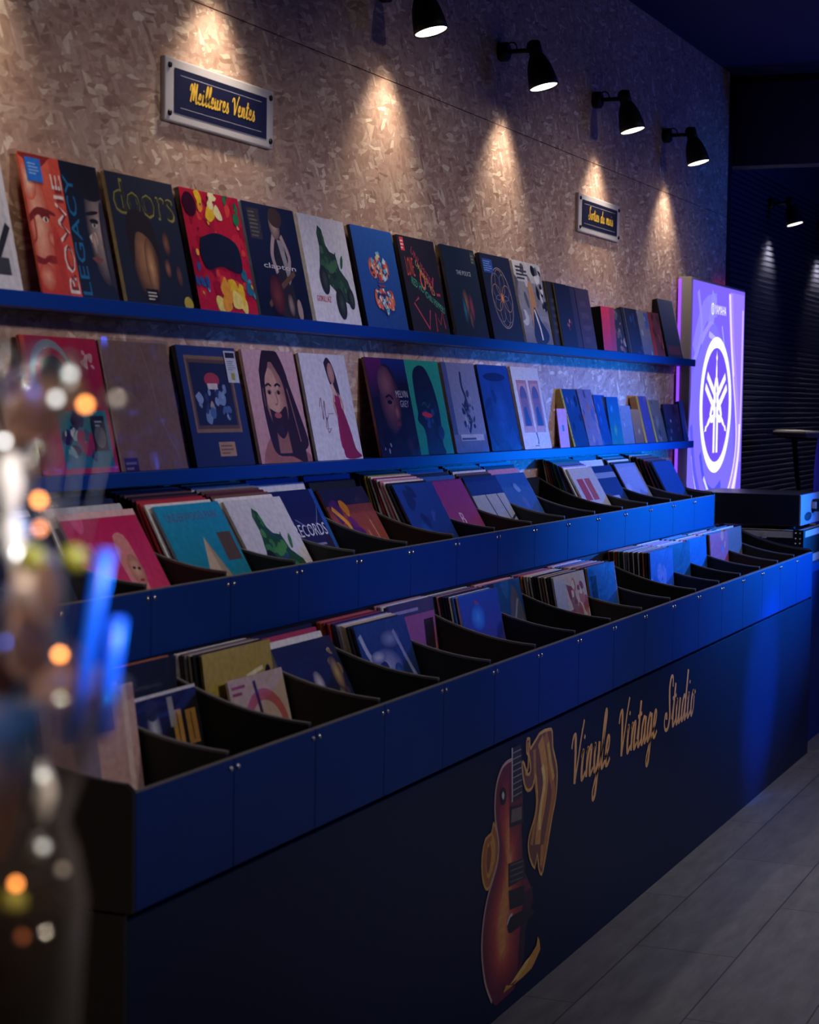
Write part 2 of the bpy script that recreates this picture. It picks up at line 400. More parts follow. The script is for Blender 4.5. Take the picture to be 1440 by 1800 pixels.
# ------------------------------------------------------------------ script lettering
G = {
'V': (.85, [[(.0, 1.25), (.08, 1.6), (.24, 1.65), (.32, 1.2), (.38, .5), (.42, .0)], [(.42, .0), (.58, .7), (.74, 1.5), (.9, 2.05)]]),
'i': (.42, [[(.02, .75), (.14, 1.0), (.1, .4), (.17, .0), (.42, .2)], [(.16, 1.38), (.2, 1.5)]]),
'n': (.64, [[(.02, .8), (.12, 1.0), (.1, .5), (.09, .0)], [(.09, .2), (.22, .85), (.36, 1.0), (.4, .8), (.36, .3), (.42, .0), (.64, .2)]]),
'y': (.62, [[(.02, .8), (.1, 1.0), (.08, .4), (.18, .02), (.34, .25), (.44, 1.0)], [(.44, 1.0), (.42, .0), (.34, -.75), (.18, -.95), (.1, -.7), (.28, -.25), (.62, .2)]]),
'l': (.4, [[(.0, .2), (.22, 1.1), (.34, 1.8), (.26, 2.0), (.15, 1.5), (.11, .5), (.18, .0), (.4, .2)]]),
'e': (.46, [[(.0, .25), (.26, .55), (.32, .9), (.18, 1.0), (.07, .55), (.12, .08), (.26, .0), (.46, .2)]]),
't': (.42, [[(.0, .3), (.14, 1.0), (.22, 1.7)], [(.22, 1.7), (.13, .5), (.19, .0), (.42, .2)], [(-.02, 1.12), (.38, 1.2)]]),
'a': (.62, [[(.4, .85), (.24, 1.0), (.08, .65), (.06, .2), (.16, .0), (.3, .3), (.42, 1.0)], [(.42, 1.0), (.38, .3), (.44, .0), (.62, .2)]]),
'g': (.62, [[(.4, .85), (.24, 1.0), (.08, .65), (.06, .2), (.16, .0), (.3, .3), (.42, 1.0)], [(.42, 1.0), (.41, .0), (.33, -.75), (.17, -.95), (.09, -.7), (.27, -.25), (.62, .2)]]),
'S': (.85, [[(.78, 1.6), (.72, 2.0), (.52, 2.0), (.42, 1.6), (.52, 1.0), (.62, .45), (.5, .05), (.26, .0), (.08, .25), (.12, .6), (.26, .6), (.28, .4)]]),
'u': (.64, [[(.02, .8), (.1, 1.0), (.06, .4), (.16, .0), (.3, .2), (.42, 1.0)], [(.42, 1.0), (.38, .3), (.44, .0), (.64, .2)]]),
'd': (.62, [[(.4, .85), (.24, 1.0), (.08, .65), (.06, .2), (.16, .0), (.3, .3), (.46, 1.2)], [(.52, 2.0), (.4, .5), (.43, .0), (.62, .2)]]),
'o': (.5, [[(.26, 1.0), (.1, .75), (.07, .25), (.18, .0), (.34, .25), (.36, .8), (.26, 1.0), (.36, .85), (.5, .95)]]),
'M': (1.1, [[(.0, 1.1), (.02, 1.5), (.16, 1.75), (.26, 1.5), (.22, .7), (.12, .0)], [(.14, .1), (.34, 1.1), (.52, 1.95)], [(.52, 1.95), (.5, 1.0), (.46, .2)], [(.46, .2), (.66, 1.1), (.84, 1.95)], [(.84, 1.95), (.8, .7), (.86, .0), (1.1, .2)]]),
'r': (.46, [[(.02, .8), (.12, 1.05), (.1, .5), (.09, .0)], [(.1, .4), (.24, .95), (.42, .95)]]),
's': (.44, [[(.0, .2), (.24, 1.05)], [(.24, 1.05), (.2, .75), (.32, .4), (.28, .05), (.14, .0), (.04, .18)], [(.3, .1), (.44, .25)]]),
'm': (.94, [[(.02, .8), (.12, 1.0), (.1, .5), (.09, .0)], [(.09, .2), (.22, .85), (.34, 1.0), (.38, .8), (.36, .0)], [(.36, .2), (.5, .85), (.64, 1.0), (.68, .8), (.65, .3), (.72, .0), (.94, .2)]]),
}
def script_word(art, word, x, y, width, xh, col, weight=.3, slant=.16):
    tot = sum(G[c][0] for c in word); sx = width/tot; px = 0
    for ch in word:
        adv, strokes = G[ch]
        for st in strokes:
            pts = [(x+(px+a+slant*b*.6)*sx, y+b*xh) for a, b in st]
            art.line(pts, weight*xh, col, 6, taper=lambda dx, dy: .62+.38*max(0, -dy))
        px += adv
    return art

# ================================================================== THE ROOM
OSB = osb_mat()
M_NAVY = mat('navy_paint', '022c72', .5, noise=.12, nscale=8, spec=.2)
M_PANEL = mat('dark_navy_panel', '03183c', .45, noise=.12, nscale=8, spec=.2)
M_SHELF = mat('shelf_blue_paint', '04388e', .42, noise=.06, spec=.25)
M_WALLD = mat('dark_blue_wall', '1a2550', .6, noise=.1, nscale=3)
M_CEIL = mat('dark_ceiling', '121f5a', .8, noise=.1, nscale=2)
M_BLACK = mat('black_paint', '0c0c0e', .5, noise=.1)
M_BLACKG = mat('black_lacquer', '101012', .35)
M_TRIMD = mat('dark_trim', '141214', .5)
WY = 2.36
w = MB()
w.box(-2, WY, 0, 9.95, WY+.05, 2.583).box(-2, WY, 2.587, 9.95, WY+.05, 3.337).box(-2, WY+.006, 2.583, 9.95, WY+.05, 2.587)
struct(w.build('wall_back', OSB))
fl = bpy.data.meshes.new('floor'); fl.from_pydata([(-2, -5, 0), (17, -5, 0), (17, 2.6, 0), (-2, 2.6, 0)], [], [(0, 1, 2, 3)])
struct(link('floor', fl, floor_mat()))
struct(MB().box(-2, -5, 3.337, 17, 2.6, 3.4).build('ceiling', M_CEIL))
struct(MB().box(-2.1, -5, 0, -2, 2.6, 3.4).build('wall_left', M_WALLD))
struct(MB().box(16.9, -5, 0, 17, 2.6, 3.4).build('wall_right', M_WALLD))
struct(MB().box(-2, -5.1, 0, 17, -5, 3.4).build('wall_front', M_WALLD))
sl = MB(); sl.box(10.05, 2.54, 0, 16.9, 2.59, 3.337)
z = .05
while z < 3.0:
    sl.prism([(2.54, z), (2.524, z+.002), (2.516, z+.02), (2.54, z+.024)], 10.05, 16.9); z += .033
struct(sl.build('wall_slatted', mat('slat_paint', '363a4e', .5, noise=.1)))
struct(MB().box(9.95, 2.362, 0, 10.05, 2.58, 3.337).build('trim_1', M_TRIMD))
struct(MB().box(10.1, -5, 2.87, 10.25, 2.5, 3.3).build('trim_2', M_WALLD))
struct(MB().box(10.08, -5, 3.3, 10.25, 2.46, 3.337).build('trim_3', M_BLACK))

# ================================================================== SIGNS ON THE WALL
M_SIGNF = mat('brushed_pale_frame', 'cfc9c6', .35, .0, noise=.05)
def wall_sign(X0, label, words):
    W, H = .58, .155
    t = thing('wall_sign', label, 'sign', (X0, 2.346, 2.27 if X0 < 6 else 2.288), (0, 0, 0), 'framed script signs on the chipboard wall')
    MB().box(0, 0, 0, W, .0138, H).build('frame', M_SIGNF, t, .004)
    a = Art('1a1c34')
    a.line([(.06, .86), (.5, .86), (.94, .86)], .012, 'b9b4bd', 0); a.line([(.06, .14), (.5, .14), (.94, .14)], .012, 'b9b4bd', 0)
    o = a.mesh('panel', W-.086, H-.046, m=M_PRINT, parent=t); o.location = (.043, -.0008, .023)
    b = Art(None, False)
    for wd, x, wid in words: script_word(b, wd, x, .06, wid, .025, 'f0c23c', .3)
    b.mesh('lettering', 1, 1, dy=-.0026, step=1e-5, m=M_PRINT, parent=t)
    for x in (.02, W-.02):
        for zz in (.02, H-.02):
            MB().lathe([(.0075, 0), (.0075, .004), (.004, .006)], 12, Matrix.Translation((x, 0, zz)) @ Matrix.Rotation(math.pi/2, 4, 'X')).build('screw_cap', M_BLACK, t)
    return t
wall_sign(4.062, 'framed sign with yellow script on the left, high above the dark olive-lettered cover', [('Meilleures', .115, .205), ('Ventes', .335, .13)])
wall_sign(7.352, 'framed sign with yellow script nearer the purple lightbox', [('Sorties', .12, .15), ('du', .29, .06), ('mois', .37, .1)])

# ================================================================== WALL SPOTLIGHTS
M_LAMP = mat('matt_black_metal', '0d0d10', .55, .3)
M_BULB = mat('lit_lamp_glass', 'fff4e6', .4, 0, 'fff2e2', 6.)
M_CREAM = mat('lamp_inside', 'e8e4da', .5)
def lamp_parts():
    """built round the wall fixing at the origin; wall behind at +y"""
    P = []
    RX = Matrix.Rotation(math.pi/2, 4, 'X')
    P.append(('wall_mount', MB().lathe([(.03, 0), (.034, .006), (.034, .03), (.026, .036)], 24, RX), M_LAMP, None))
    P.append(('arm', MB().tube([(0, -.03, 0), (0, -.13, 0)], .0085, 10), M_LAMP, None))
    P.append(('bracket_ring', MB().tube([(.0, -.045+.02*math.cos(a), .012+.02*math.sin(a)) for a in [i*math.pi/6 for i in range(-1, 8)]], .003, 6)
              .tube([(.0, -.125+.022*math.cos(a), .014+.02*math.sin(a)) for a in [i*math.pi/6 for i in range(-1, 8)]], .003, 6), M_LAMP, None))
    Mh = Matrix.Translation((0, -.13, .012)) @ Matrix.Rotation(math.radians(-15), 4, 'X')
    P.append(('lamp_cap', MB().lathe([(.02, .018), (.024, .014), (.024, -.03), (.02, -.034)], 24, Mh), M_LAMP, None))
    outer = [(.024, -.03), (.032, -.045), (.041, -.068), (.047, -.095), (.051, -.125), (.0535, -.15)]
    inner = [(.0515, -.15), (.049, -.125), (.045, -.095), (.039, -.068), (.03, -.047), (.018, -.036)]
    P.append(('lamp_shade', MB().lathe(outer+inner, 32, Mh, False), M_LAMP, None))
    P.append(('bulb', MB().lathe([(.0485, -.146), (.03, -.142), (.002, -.14)], 28, Mh, True), M_BULB, None))
    return P, Mh
LP, MH = lamp_parts()
PROTO = None
def copy_tree(o, parent=None):
    c = o.copy(); COL.objects.link(c)
    if parent is not None: c.parent = parent
    for ch in list(o.children): copy_tree(ch, c)
    return c
LAMPS = [(5.38, WY, 'black wall spotlight cut off by the top edge of the photo'),
         (6.44, WY, 'black wall spotlight second from the left, its whole shade in view'),
         (7.57, WY, 'black wall spotlight above the sign nearer the lightbox'),
         (8.66, WY, 'black wall spotlight last on the chipboard wall, before the dark corner'),
         (11.72, 2.524, 'black wall spotlight on the dark slatted wall'),
         (4.28, WY, 'black wall spotlight above the sign on the left'),
         (3.18, WY, 'black wall spotlight far left above the frame'),
         (2.08, WY, 'black wall spotlight beside the camera'),
         (13.3, 2.524, 'black wall spotlight further along the dark slatted wall')]
SPOTW = 15.
for i, (x, y, lb) in enumerate(LAMPS):
    if i == 0:
        t = thing('wall_spotlight', lb, 'lamp', (x, y, 2.84), (0, 0, 0), 'row of black wall spotlights')
        for nm, mb, m, _ in LP: mb.build(nm, m, t)
        PROTO = t
    else:
        t = copy_tree(PROTO); t.location = (x, y, 2.84); t['label'] = lb
    ld = bpy.data.lights.new('spot_beam', 'SPOT'); lo = bpy.data.objects.new('spot_beam', ld); COL.objects.link(lo)
    p = Vector((x+.03, y-.135, 2.7))
    lo.location = p; lo.rotation_euler = (math.radians(8), 0, 0)
    ld.energy = SPOTW*(10 if y > 2.4 else 1); ld.color = (1, .86, .72); ld.spot_size = math.radians(94); ld.spot_blend = .8; ld.shadow_soft_size = .03

# ================================================================== LEDGE SHELVES
def ledge(z1, label):
    t = thing('wall_shelf', label, 'shelf', (0, 0, 0), group='long blue record ledges')
    MB().box(1.6, 2.255, z1-.033, 8.94, WY, z1).build('board', M_SHELF, t, .0015)
    return t
U1 = 1.815; L1 = 1.428
ledge(U1, 'upper long blue ledge holding the top row of records')
ledge(L1, 'lower long blue ledge with bright blue front edge')
YB = 2.277

# ---- top row of full-size records
def a_bowie():
    a = Art('d8503c'); a.rect(.0, 0, .36, 1, 'c23a2c', 'e0654c')
    a.ell(.1, .5, .17, .46, 'f0b79a', 'c8452f'); a.ell(.06, .8, .1, .14, 'f5cbb0', 'd0553e'); a.ell(.2, .56, .06, .03, '5c1a14'); a.ell(.16, .57, .1, .015, '7a2018', rot=-.2)
    a.ell(.24, .4, .05, .06, 'e69a7c', 'c24631'); a.ell(.2, .25, .09, .03, '9c2a22'); a.ell(.1, .12, .1, .1, 'eda487', 'c8452f')
    a.poly([(.0, .55), (.12, .62), (.3, .6), (.33, .57), (.15, .58), (.0, .5)], '7a2018', 3); a.ell(.2, .535, .035, .02, 'f6d8c0'); a.ell(.205, .535, .015, .018, '301010'); a.line([(.06, .55), (.05, .4), (.0, .36)], .02, 'a83424', 3); a.poly([(.0, .27), (.1, .25), (.2, .27), (.1, .21), (.0, .22)], '8a1f1c', 3); a.ell(.3, .3, .05, .2, 'b8382a', 'c43c2c'); a.poly([(.0, .98), (.2, .9), (.36, .98), (.36, 1), (0, 1)], '8a2418', 3)
    a.rect(.5, 0, 1, 1, '14233c', '0d1626')
    a.text('BOWIE', .485, .02, .86, .13, 'e8d9d4', rot=math.pi/2); a.text('BOWIE', .472, .045, .8, .085, '8a2a26', rot=math.pi/2)
    a.text('LEGACY', .64, .02, .88, .12, '1d6fa5', rot=math.pi/2)
    a.ell(.9, .52, .17, .42, 'b7a09a', '2a2c3a'); a.ell(.86, .85, .2, .12, '1a1a22'); a.ell(.84, .58, .06, .02, '15121a'); a.ell(.82, .64, .1, .015, '1a1720', rot=.15)
    a.poly([(.74, .9), (.8, .98), (1, 1), (1, .8), (.9, .74), (.8, .78)], '17171f', 3); a.ell(.84, .55, .035, .018, 'c8c0bc'); a.ell(.838, .552, .014, .016, '14121a'); a.poly([(.74, .46), (.78, .4), (.84, .41), (.83, .5)], 'd4bcb0', 3); a.poly([(.72, .3), (.8, .315), (.88, .3), (.8, .265)], '7c4c4c', 3); a.ell(.97, .4, .06, .34, '4a4450', '2a2c3a')
    a.ell(.8, .42, .008, .04, '8a7470'); a.ell(.8, .42, .03, .08, 'c8b2a8', '8a7470')
    return a
record('red and navy split cover with a blue sticker on the upper ledge', 3.436, YB, U1+.001, a_bowie(), edge='d5583f', t=.004,
       sticker=(.06, .8, .25, .97, '2a6fd0', lambda a: a.lines(.15, .3, .85, .85, 4, '7fb2f0')))
a = Art('20222c'); a.rect(0, 0, 1, 1, '17202e', '23283a')
a.text('doors', .06, .68, .9, .28, '8f8a3c'); a.text('doors', .075, .69, .88, .27, '8f8a3c'); a.text('doors', .075, .7, .87, .235, '30301f')
a.ell(.38, .36, .2, .34, 'b98458', '2a1e1a'); a.poly([(.15, .55), (.25, .72), (.45, .72), (.58, .6), (.62, .3), (.5, .5), (.3, .55), (.2, .3)], '241915', 4)
a.ell(.45, .3, .08, .22, 'd29d6b', '6b4530'); a.ell(.74, .5, .06, .1, '8a5a42', '2a2024'); a.ell(.7, .3, .05, .08, 'a06a4a', '20202a'); a.ell(.86, .25, .05, .09, '7a4a3a', '20202a')
a.rect(.3, .02, .48, .12, '0e0e12'); a.lines(.32, .035, .46, .11, 3, 'c8c4bc'); a.ell(.93, .03, .07, .06, 'b9a63a')
record('dark cover with large olive band name on the upper ledge', 3.78, YB, U1+.001, a, edge='b9aa82', t=.009)
a = Art('c31f35'); a.blobs(3, 46, ['d42a3c', 'a81630', 'e0483a', 'b01a3a', '8f1530'], .04, .13)
a.blobs(5, 9, ['f2c428', 'f6e07a', 'f0a030'], .05, .12, (.35, .0, .8, .25)).blobs(6, 7, ['f2c428', 'f4e9b0', 'f0a030'], .04, .1, (.25, .8, .6, 1)).blobs(8, 6, ['2c7a4a', '1f5a3a'], .03, .07, (.7, .78, 1, 1)).blobs(9, 6, ['2a6f8a', '4aa0b0'], .03, .08, (.85, .1, 1, .4)).blobs(10, 5, ['2a5aa0', '7ab0d0'], .03, .08, (.0, .1, .2, .4))
a.ell(.12, .87, .11, .1, '3a0f1c'); a.blobs(11, 12, ['f0c040', 'f6a080', '7a1028'], .012, .03)
a.poly([(.2, .6), (.5, .66), (.8, .6), (.86, .46), (.8, .34), (.5, .38), (.25, .34), (.16, .46)], '1b2233', 4)
record('crimson and yellow paint-splash cover with dark centre on the upper ledge', 4.122, YB, U1+.001, a, edge='14121a', t=.012, wrap=True)
a = Art('1a2036'); a.rect(0, 0, 1, 1, '121a2e', '202844')
a.rect(.08, .68, .3, .95, '3c3a3c'); a.lines(.1, .7, .28, .94, 7, '6a6460', 3)
a.figure(.58, .02, .9, '2c2a30', 'b09a98', '5a4438', .42); a.ell(.56, .83, .1, .13, 'c2a79c', '6a5550'); a.ell(.6, .9, .13, .09, '4a3830')
a.poly([(.56, .7), (.66, .7), (.72, .35), (.66, .3)], '9a9498'); a.line([(.2, .1), (.45, .25), (.8, .42)], .05, '6a4a38'); a.ell(.38, .2, .14, .18, '7a3a3a', '3a1c24'); a.text('clapton', .22, .42, .62, .06, 'd8d4d8')
a.ell(.78, .08, .05, .1, 'a89088'); a.ell(.62, .12, .06, .1, 'a89088', '4a3a3c')
record('dark navy cover with a standing guitarist on the upper ledge', 4.448, YB, U1+.001, a, edge='7d7f8e', t=.008, wrap=True)
def vehicle(a, cols=('22402c', '2f5a38', '182c22', '3f6a44')):
    a.poly([(.28, .48), (.32, .6), (.36, .7), (.35, .84), (.4, .92), (.47, .88), (.5, .74), (.56, .68), (.68, .66), (.72, .52), (.86, .42), (.92, .28), (.86, .18), (.7, .22), (.52, .32), (.36, .4)], cols[0]); a.line([(.5, .7), (.66, .58), (.68, .68)], .02, cols[2], 0); a.line([(.72, .52), (.56, .42), (.4, .44)], .02, cols[2], 0)
    a.blobs(21, 26, list(cols), .03, .08, (.34, .3, .82, .62)); a.blobs(22, 8, list(cols), .025, .05, (.35, .62, .46, .88))
    for x, y, s in ((.34, .4, .12), (.62, .19, .13), (.86, .25, .09)):
        a.ell(x, y, s*.8, s*1.15, '1c2420'); a.ell(x+.01, y, s*.45, s*.75, '3a4a42', '242e28')
    return a
a = vehicle(Art('d6d3d8')); a.text('GORILLAZ', .1, .19, .3, .055, 'c43a3a')
record('white cover with a dark green buggy on the upper ledge', 4.78, YB, U1+.001, a, edge='d2cdc8', t=.01)
a = Art('1f4f9c'); a.rect(0, 0, 1, 1, '1c478e', '245aae')
pal = ['e8604c', 'd84438', '6fb4d8', 'f0d0c0', 'f0a070', '24407c', 'c8e0ec']
for yy in (.6, .29):
    for xx in (.36, .68): a.ell(xx, yy, .08, .1, 'f0a070', 'd04a40')
    a.poly([(.36, yy-.08), (.44, yy+.1), (.52, yy+.17), (.6, yy+.1), (.68, yy-.08), (.52, yy-.12)] if yy > .5 else [(.36, yy+.08), (.44, yy-.1), (.52, yy-.17), (.6, yy-.1), (.68, yy+.08), (.52, yy+.12)], '2a4a8a')
    a.shards(int(yy*100), 70, pal, (.32, yy-.1, .72, yy+.09), .015, .04); a.shards(int(yy*100)+1, 14, ['6fb4d8', 'f0d080', 'a8d4e8'], (.47, yy+.06, .57, yy+.16) if yy > .5 else (.47, yy-.16, .57, yy-.06), .012, .03)
a.lines(.42, .41, .64, .49, 2, '8a4a5a', 4)
record('royal blue cover with two red and pale-blue mosaics on the upper ledge', 5.135, YB, U1+.001, a, edge='141a30', t=.01)
a = Art('23222c'); a.text('UNLIMITED', .3, .84, .58, .085, 'b03a54', rot=-.72); a.text('UNLIMITED', .37, .72, .5, .06, 'c9c05a', rot=-.72); a.text('LOVE', .12, .58, .2, .2, 'd8503c'); a.ring(.5, .55, .07, .1, .03, 'e0604a'); a.line([(.62, .6), (.7, .42), (.8, .6)], .03, 'c04050', 0); a.line([(.82, .42), (.92, .42)], .03, 'c04050', 0)
a.text('RED HOT', .18, .5, .36, .085, '3fae8e', rot=-.3); a.text('CHILI PEPPERS', .5, .38, .48, .07, '4fb89a', rot=-.35)
a.line([(.3, .36), (.15, .3), (.45, .04), (.55, .24)], .025, 'c4405a', 0); a.line([(.65, .02), (.68, .22), (.78, .1), (.88, .24), (.9, .06)], .025, 'a83a4a', 0)
a.rect(.06, .84, .16, .98, 'd8404a'); a.lines(.07, .86, .15, .97, 3, 'f0d0d0')
record('charcoal cover with red and green neon lettering on the upper ledge', 5.484, YB, U1+.001, a, edge='121016', t=.012)
a = Art('15293c'); a.rect(0, 0, 1, 1, '12202f', '1d3448'); a.text('THE POLICE', .34, .69, .44, .05, 'cfd4da')
a.ell(.47, .38, .1, .17, '9a6c50', '15293c'); a.ell(.62, .34, .07, .17, 'a03a4c', '15293c'); a.ell(.4, .3, .06, .16, '2a7a96', '15293c'); a.ell(.54, .2, .05, .12, '7a5a48', '15293c'); a.rect(.86, .84, .97, .97, '4a5048'); a.lines(.87, .85, .96, .96, 3, '8a8a78')
record('dark teal cover with blurred colour streaks on the upper ledge', 5.853, YB, U1+.001, a, edge='3a3038', t=.008)
a = Art('16233f'); a.ell(.5, .5, .35, .37, '1a2a4c', '16233f'); a.ring(.52, .5, .33, .36, .012, '8a8496')
for i in range(8): a.ring(.52+.17*math.cos(i*math.pi/4), .5+.18*math.sin(i*math.pi/4), .15, .16, .008, ['b08a70', '7a7490'][i % 2])
a.ell(.52, .5, .05, .06, 'e0a050', 'a05a30'); a.rect(.06, .78, .38, .94, '2a50a0'); a.lines(.08, .8, .36, .93, 5, '6a8ad0')
record('navy cover with a thin round rosette and orange centre on the upper ledge', 6.215, YB, U1+.001, a, edge='10121c', t=.014)
a = Art('8a8a96'); a.rect(0, 0, 1, .35, '6c6c7c', '9a98a4'); a.rect(0, .75, 1, 1, 'b8b8c0', 'd0d0d4'); a.blobs(41, 26, ['7a7a88', 'a4a4b0', '565866', 'c4c4cc'], .05, .12)
a.poly([(.36, .2), (.42, .72), (.56, .74), (.62, .5), (.56, .2)], 'b98a62', 3); a.poly([(.34, .1), (.5, .45), (.66, .3), (.9, .12), (.7, 0), (.4, 0)], '243458', 3); a.line([(.5, .42), (.6, .2), (.62, .05)], .05, 'd8d8dc', 3)
a.blobs(42, 14, ['e4e4e6', '101014'], .03, .08, (.7, .45, .98, .95)); a.lines(.08, .78, .5, .96, 4, '3a3a44')
record('grey street-photo cover with black-and-white doodle on the upper ledge', 6.552, YB, U1+.001, a, edge='b4b4ba', t=.008)
a = Art('d2d0d6'); a.rect(.1, .1, .95, .95, 'c4c2c8'); a.line([(.5, .2), (.7, .5), (.6, .9)], .08, '34343c'); a.line([(.7, .12), (.95, .45)], .06, '24242c'); a.rect(.5, .1, .9, .22, '3a3a44')
record('white cover with black strokes, cut off at the left of the upper ledge', 3.055, YB, U1+.001, a, edge='d6d4d4', t=.008)
# ---- small items at the right of the upper ledge
def small(label, X, w, h, z0, art, edge, t=.008, phi=12.5, name='single_record', cat='single', Y=None, spin=0, wrap=False):
    return record(label, X, Y if Y else YB, z0+.001, art, w, h, t, phi, edge, wrap, name, cat, 'small records at the ledge ends', spin=spin)
for i, (dx, c) in enumerate(((0, '3a3630'), (.045, '5a5648'))):
    small(['grey-edged sleeve leaning directly beside the street-photo cover', 'olive-edged sleeve tucked before the small navy cover'][i], 6.865+dx, .25, .25, U1, Art('2c2a2c').lines(.1, .2, .6, .8, 5, '4a4844', i), c, .006, 11, Y=YB+.016-.008*i)
a = Art('1c2340'); a.rect(.75, 0, 1, 1, '3a3550'); a.blobs(51, 6, ['c45a4a', 'd08a6a', '7a3a4a'], .02, .05, (.3, .3, .6, .42))
small('navy sleeve with small orange marks beside the street-photo cover', 6.975, .245, .245, U1, a, '6a6660', .006, 11, Y=YB-.004)
a = Art('45394f'); a.lines(.2, .1, .8, .9, 4, '54465e')
small('dusky purple sleeve between the navy sleeve and the red box', 7.24, .18, .245, U1, a, '3d3348', .006, 11, Y=YB)
a = Art('e02440'); a.rect(0, 0, 1, 1, 'c01c40', 'f03a44'); a.rect(.62, 0, 1, 1, 'a02848', 'b83a4c')
small('bright red cover on a thick black box, upper ledge', 7.455, .185, .18, U1, a, '101012', .072, 6.5, Y=2.2595)
a = Art('2c2c34'); a.blobs(53, 18, ['8a6a74', '4a5a5e', '6a5058', '24242c', '9a8a90'], .05, .14)
small('dark mottled single standing right of the bright red box', 7.675, .18, .187, U1, a, 'a06a5a', .014, 12)
a = Art('26242c'); a.line([(.5, 0), (.45, 1)], .05, '7a7468', 0)
small('narrow black single right of the dark mottled single', 7.87, .1, .2, U1, a, '1a181c', .02, 12)
a = Art('1f2c4c'); a.rect(0, 0, 1, 1, '1c2a50', '202842'); a.blobs(54, 6, ['2a4a80'], .05, .1)
small('plain navy single in the middle of the small upper records', 7.945, .17, .2, U1, a, '8a8890', .006, 12)
a = Art('7c7f92'); a.rect(0, 0, 1, 1, '5a6284', '8a8a94'); a.rect(.6, .6, .95, .95, '4a68b0'); a.blobs(55, 7, ['a4a4b4', '6a6a80'], .04, .1)
small('pale grey-blue single right of the plain navy single', 8.105, .185, .2, U1, a, '6a6c7c', .005, 12)
a = Art('6a3644'); a.rect(0, .0, .3, 1, 'a83a34', '8a3038'); a.blobs(56, 10, ['4a2a38', '8a4a54', '3a2430', '9a6a70'], .06, .14, (.3, .1, 1, .9))
small('dark red single beside the tall slate-blue record', 8.285, .19, .2, U1, a, 'a03a34', .012, 12)
a = Art('2a3a5c'); a.rect(0, 0, 1, 1, '22345a', '4a5670'); a.rect(.1, .05, .9, .2, '5a3a5a'); a.line([(.98, 0), (.97, 1)], .03, 'b4aaa8', 0)
small('tall slate-blue record at the right end of the upper ledge', 8.525, .275, .275, U1, a, '1a1a20', .03, 13)

# ---- lower ledge records
a = Art('b32036'); a.rect(0, .5, 1, 1, 'a41a32', 'c22a40'); a.ell(.34, .72, .27, .26, '8e9a9c'); a.ell(.36, .7, .23, .22, 'b32038'); a.ell(.37, .68, .17, .18, '2a141c')
a.ell(.56, .6, .13, .1, '9aa6a8', '7c888c'); a.blobs(61, 6, ['d8a0a0', 'e0b8b0'], .025, .05, (.74, .78, .9, .9))
a.rect(.3, .04, .95, .46, '1f6f78', '2b828a'); a.blobs(62, 16, ['1a2c4c', '15506a', '2a1a30', '46a0a4'], .03, .09, (.33, .1, .72, .44)); a.blobs(60, 7, ['c8d0cc', '9ac4c4'], .02, .045, (.36, .25, .66, .33)); a.blobs(59, 8, ['9ac4c4', '7ab0b0'], .015, .035, (.36, .12, .66, .18)); a.blobs(63, 5, ['a02a44'], .04, .08, (.55, .14, .72, .26))
a.rect(0, 0, .06, 1, 'd2522e')
record('crimson cover with teal panel and black oval on the lower ledge', 3.44, YB, L1+.001, a, edge='d4562e', t=.006, wrap=True,
       sticker=(.72, .16, .9, .42, '14161c', lambda q: (q.ell(.5, .4, .42, .32, '5a5e62'), q.lines(.25, .7, .8, .92, 2, '9aa0a4'))))
a = Art('9c7a62'); a.rect(0, 0, 1, 1, '9a765e', 'a5846e'); a.blobs(64, 4, ['9e7a63', '987560'], .08, .2); a.line([(.6, .96), (.66, .75), (.72, .4), (.9, .1)], .006, 'c0a896'); a.rect(.06, 0, .26, .1, '3c2c68'); a.lines(.08, .01, .24, .09, 2, '9a8ac4')
r = record('plain brown sleeve in loose clear film on the lower ledge', 3.757, YB, L1+.001, a, edge='9a8072', t=.005)
# clear film with folds round the brown sleeve
fm = MB(); vs = []; fs = []; nx, nz = 14, 16; rr = random.Random(5)
for j in range(nz+1):
    for i in range(nx+1):
        u, v = i/nx, j/nz
        y = -.004-.006*abs(math.sin(9*u+4*v))*max(0, v-.55)*2-.003*rr.random()
        vs.append((u*.312-.002, y, v*.313))
for j in range(nz):
    for i in range(nx): q = j*(nx+1)+i; fs.append((q, q+1, q+nx+2, q+nx+1))
M_FILM = glass_mat('clear_film', 'f4f4f8', .05, .12, .985)
fm.add(vs, fs, True).build('plastic_film', M_FILM, r)
a = Art('1b2c5c'); a.rect(0, 0, 1, 1, '16264e', '20366c'); a.rect(.1, .28, .88, .92, '8a6a4c'); a.rect(.13, .31, .85, .89, '5c4434'); a.rect(.16, .34, .82, .86, '16203c')
a.blobs(65, 22, ['4a6a9a', '7a90b4', 'b09a90', '2a3c68', '8aa0c0'], .03, .07, (.2, .4, .78, .66)); a.ell(.5, .72, .13, .06, 'b03a44'); a.rect(.41, .64, .58, .69, 'd8c8c0'); a.rect(.42, .08, .7, .2, 'b08a68'); a.lines(.45, .1, .67, .19, 3, '7a5a40')
record('dark blue cover with gilt-framed band picture and white tag, lower ledge', 4.112, YB, L1+.001, a, edge='20242e', t=.012,
       sticker=(.78, .7, .98, .97, 'c8cacc', lambda q: (q.rect(.1, .78, .9, .95, '20222a'), q.lines(.15, .4, .85, .72, 5, '80848a'), q.rect(.35, .08, .65, .3, 'a89a40'))))
a = Art('d8a8a8'); a.rect(0, 0, 1, 1, 'd09a98', 'dfb2b4'); a.poly([(.05, 0), (.12, .12), (.3, .24), (.7, .24), (.9, .1), (1, 0)], 'a86a5c', 3)
a.poly([(.36, .84), (.44, .95), (.6, .96), (.74, .86), (.82, .65), (.92, .4), (.98, .15), (.7, .1), (.4, .3), (.32, .6)], '33222a', 4)
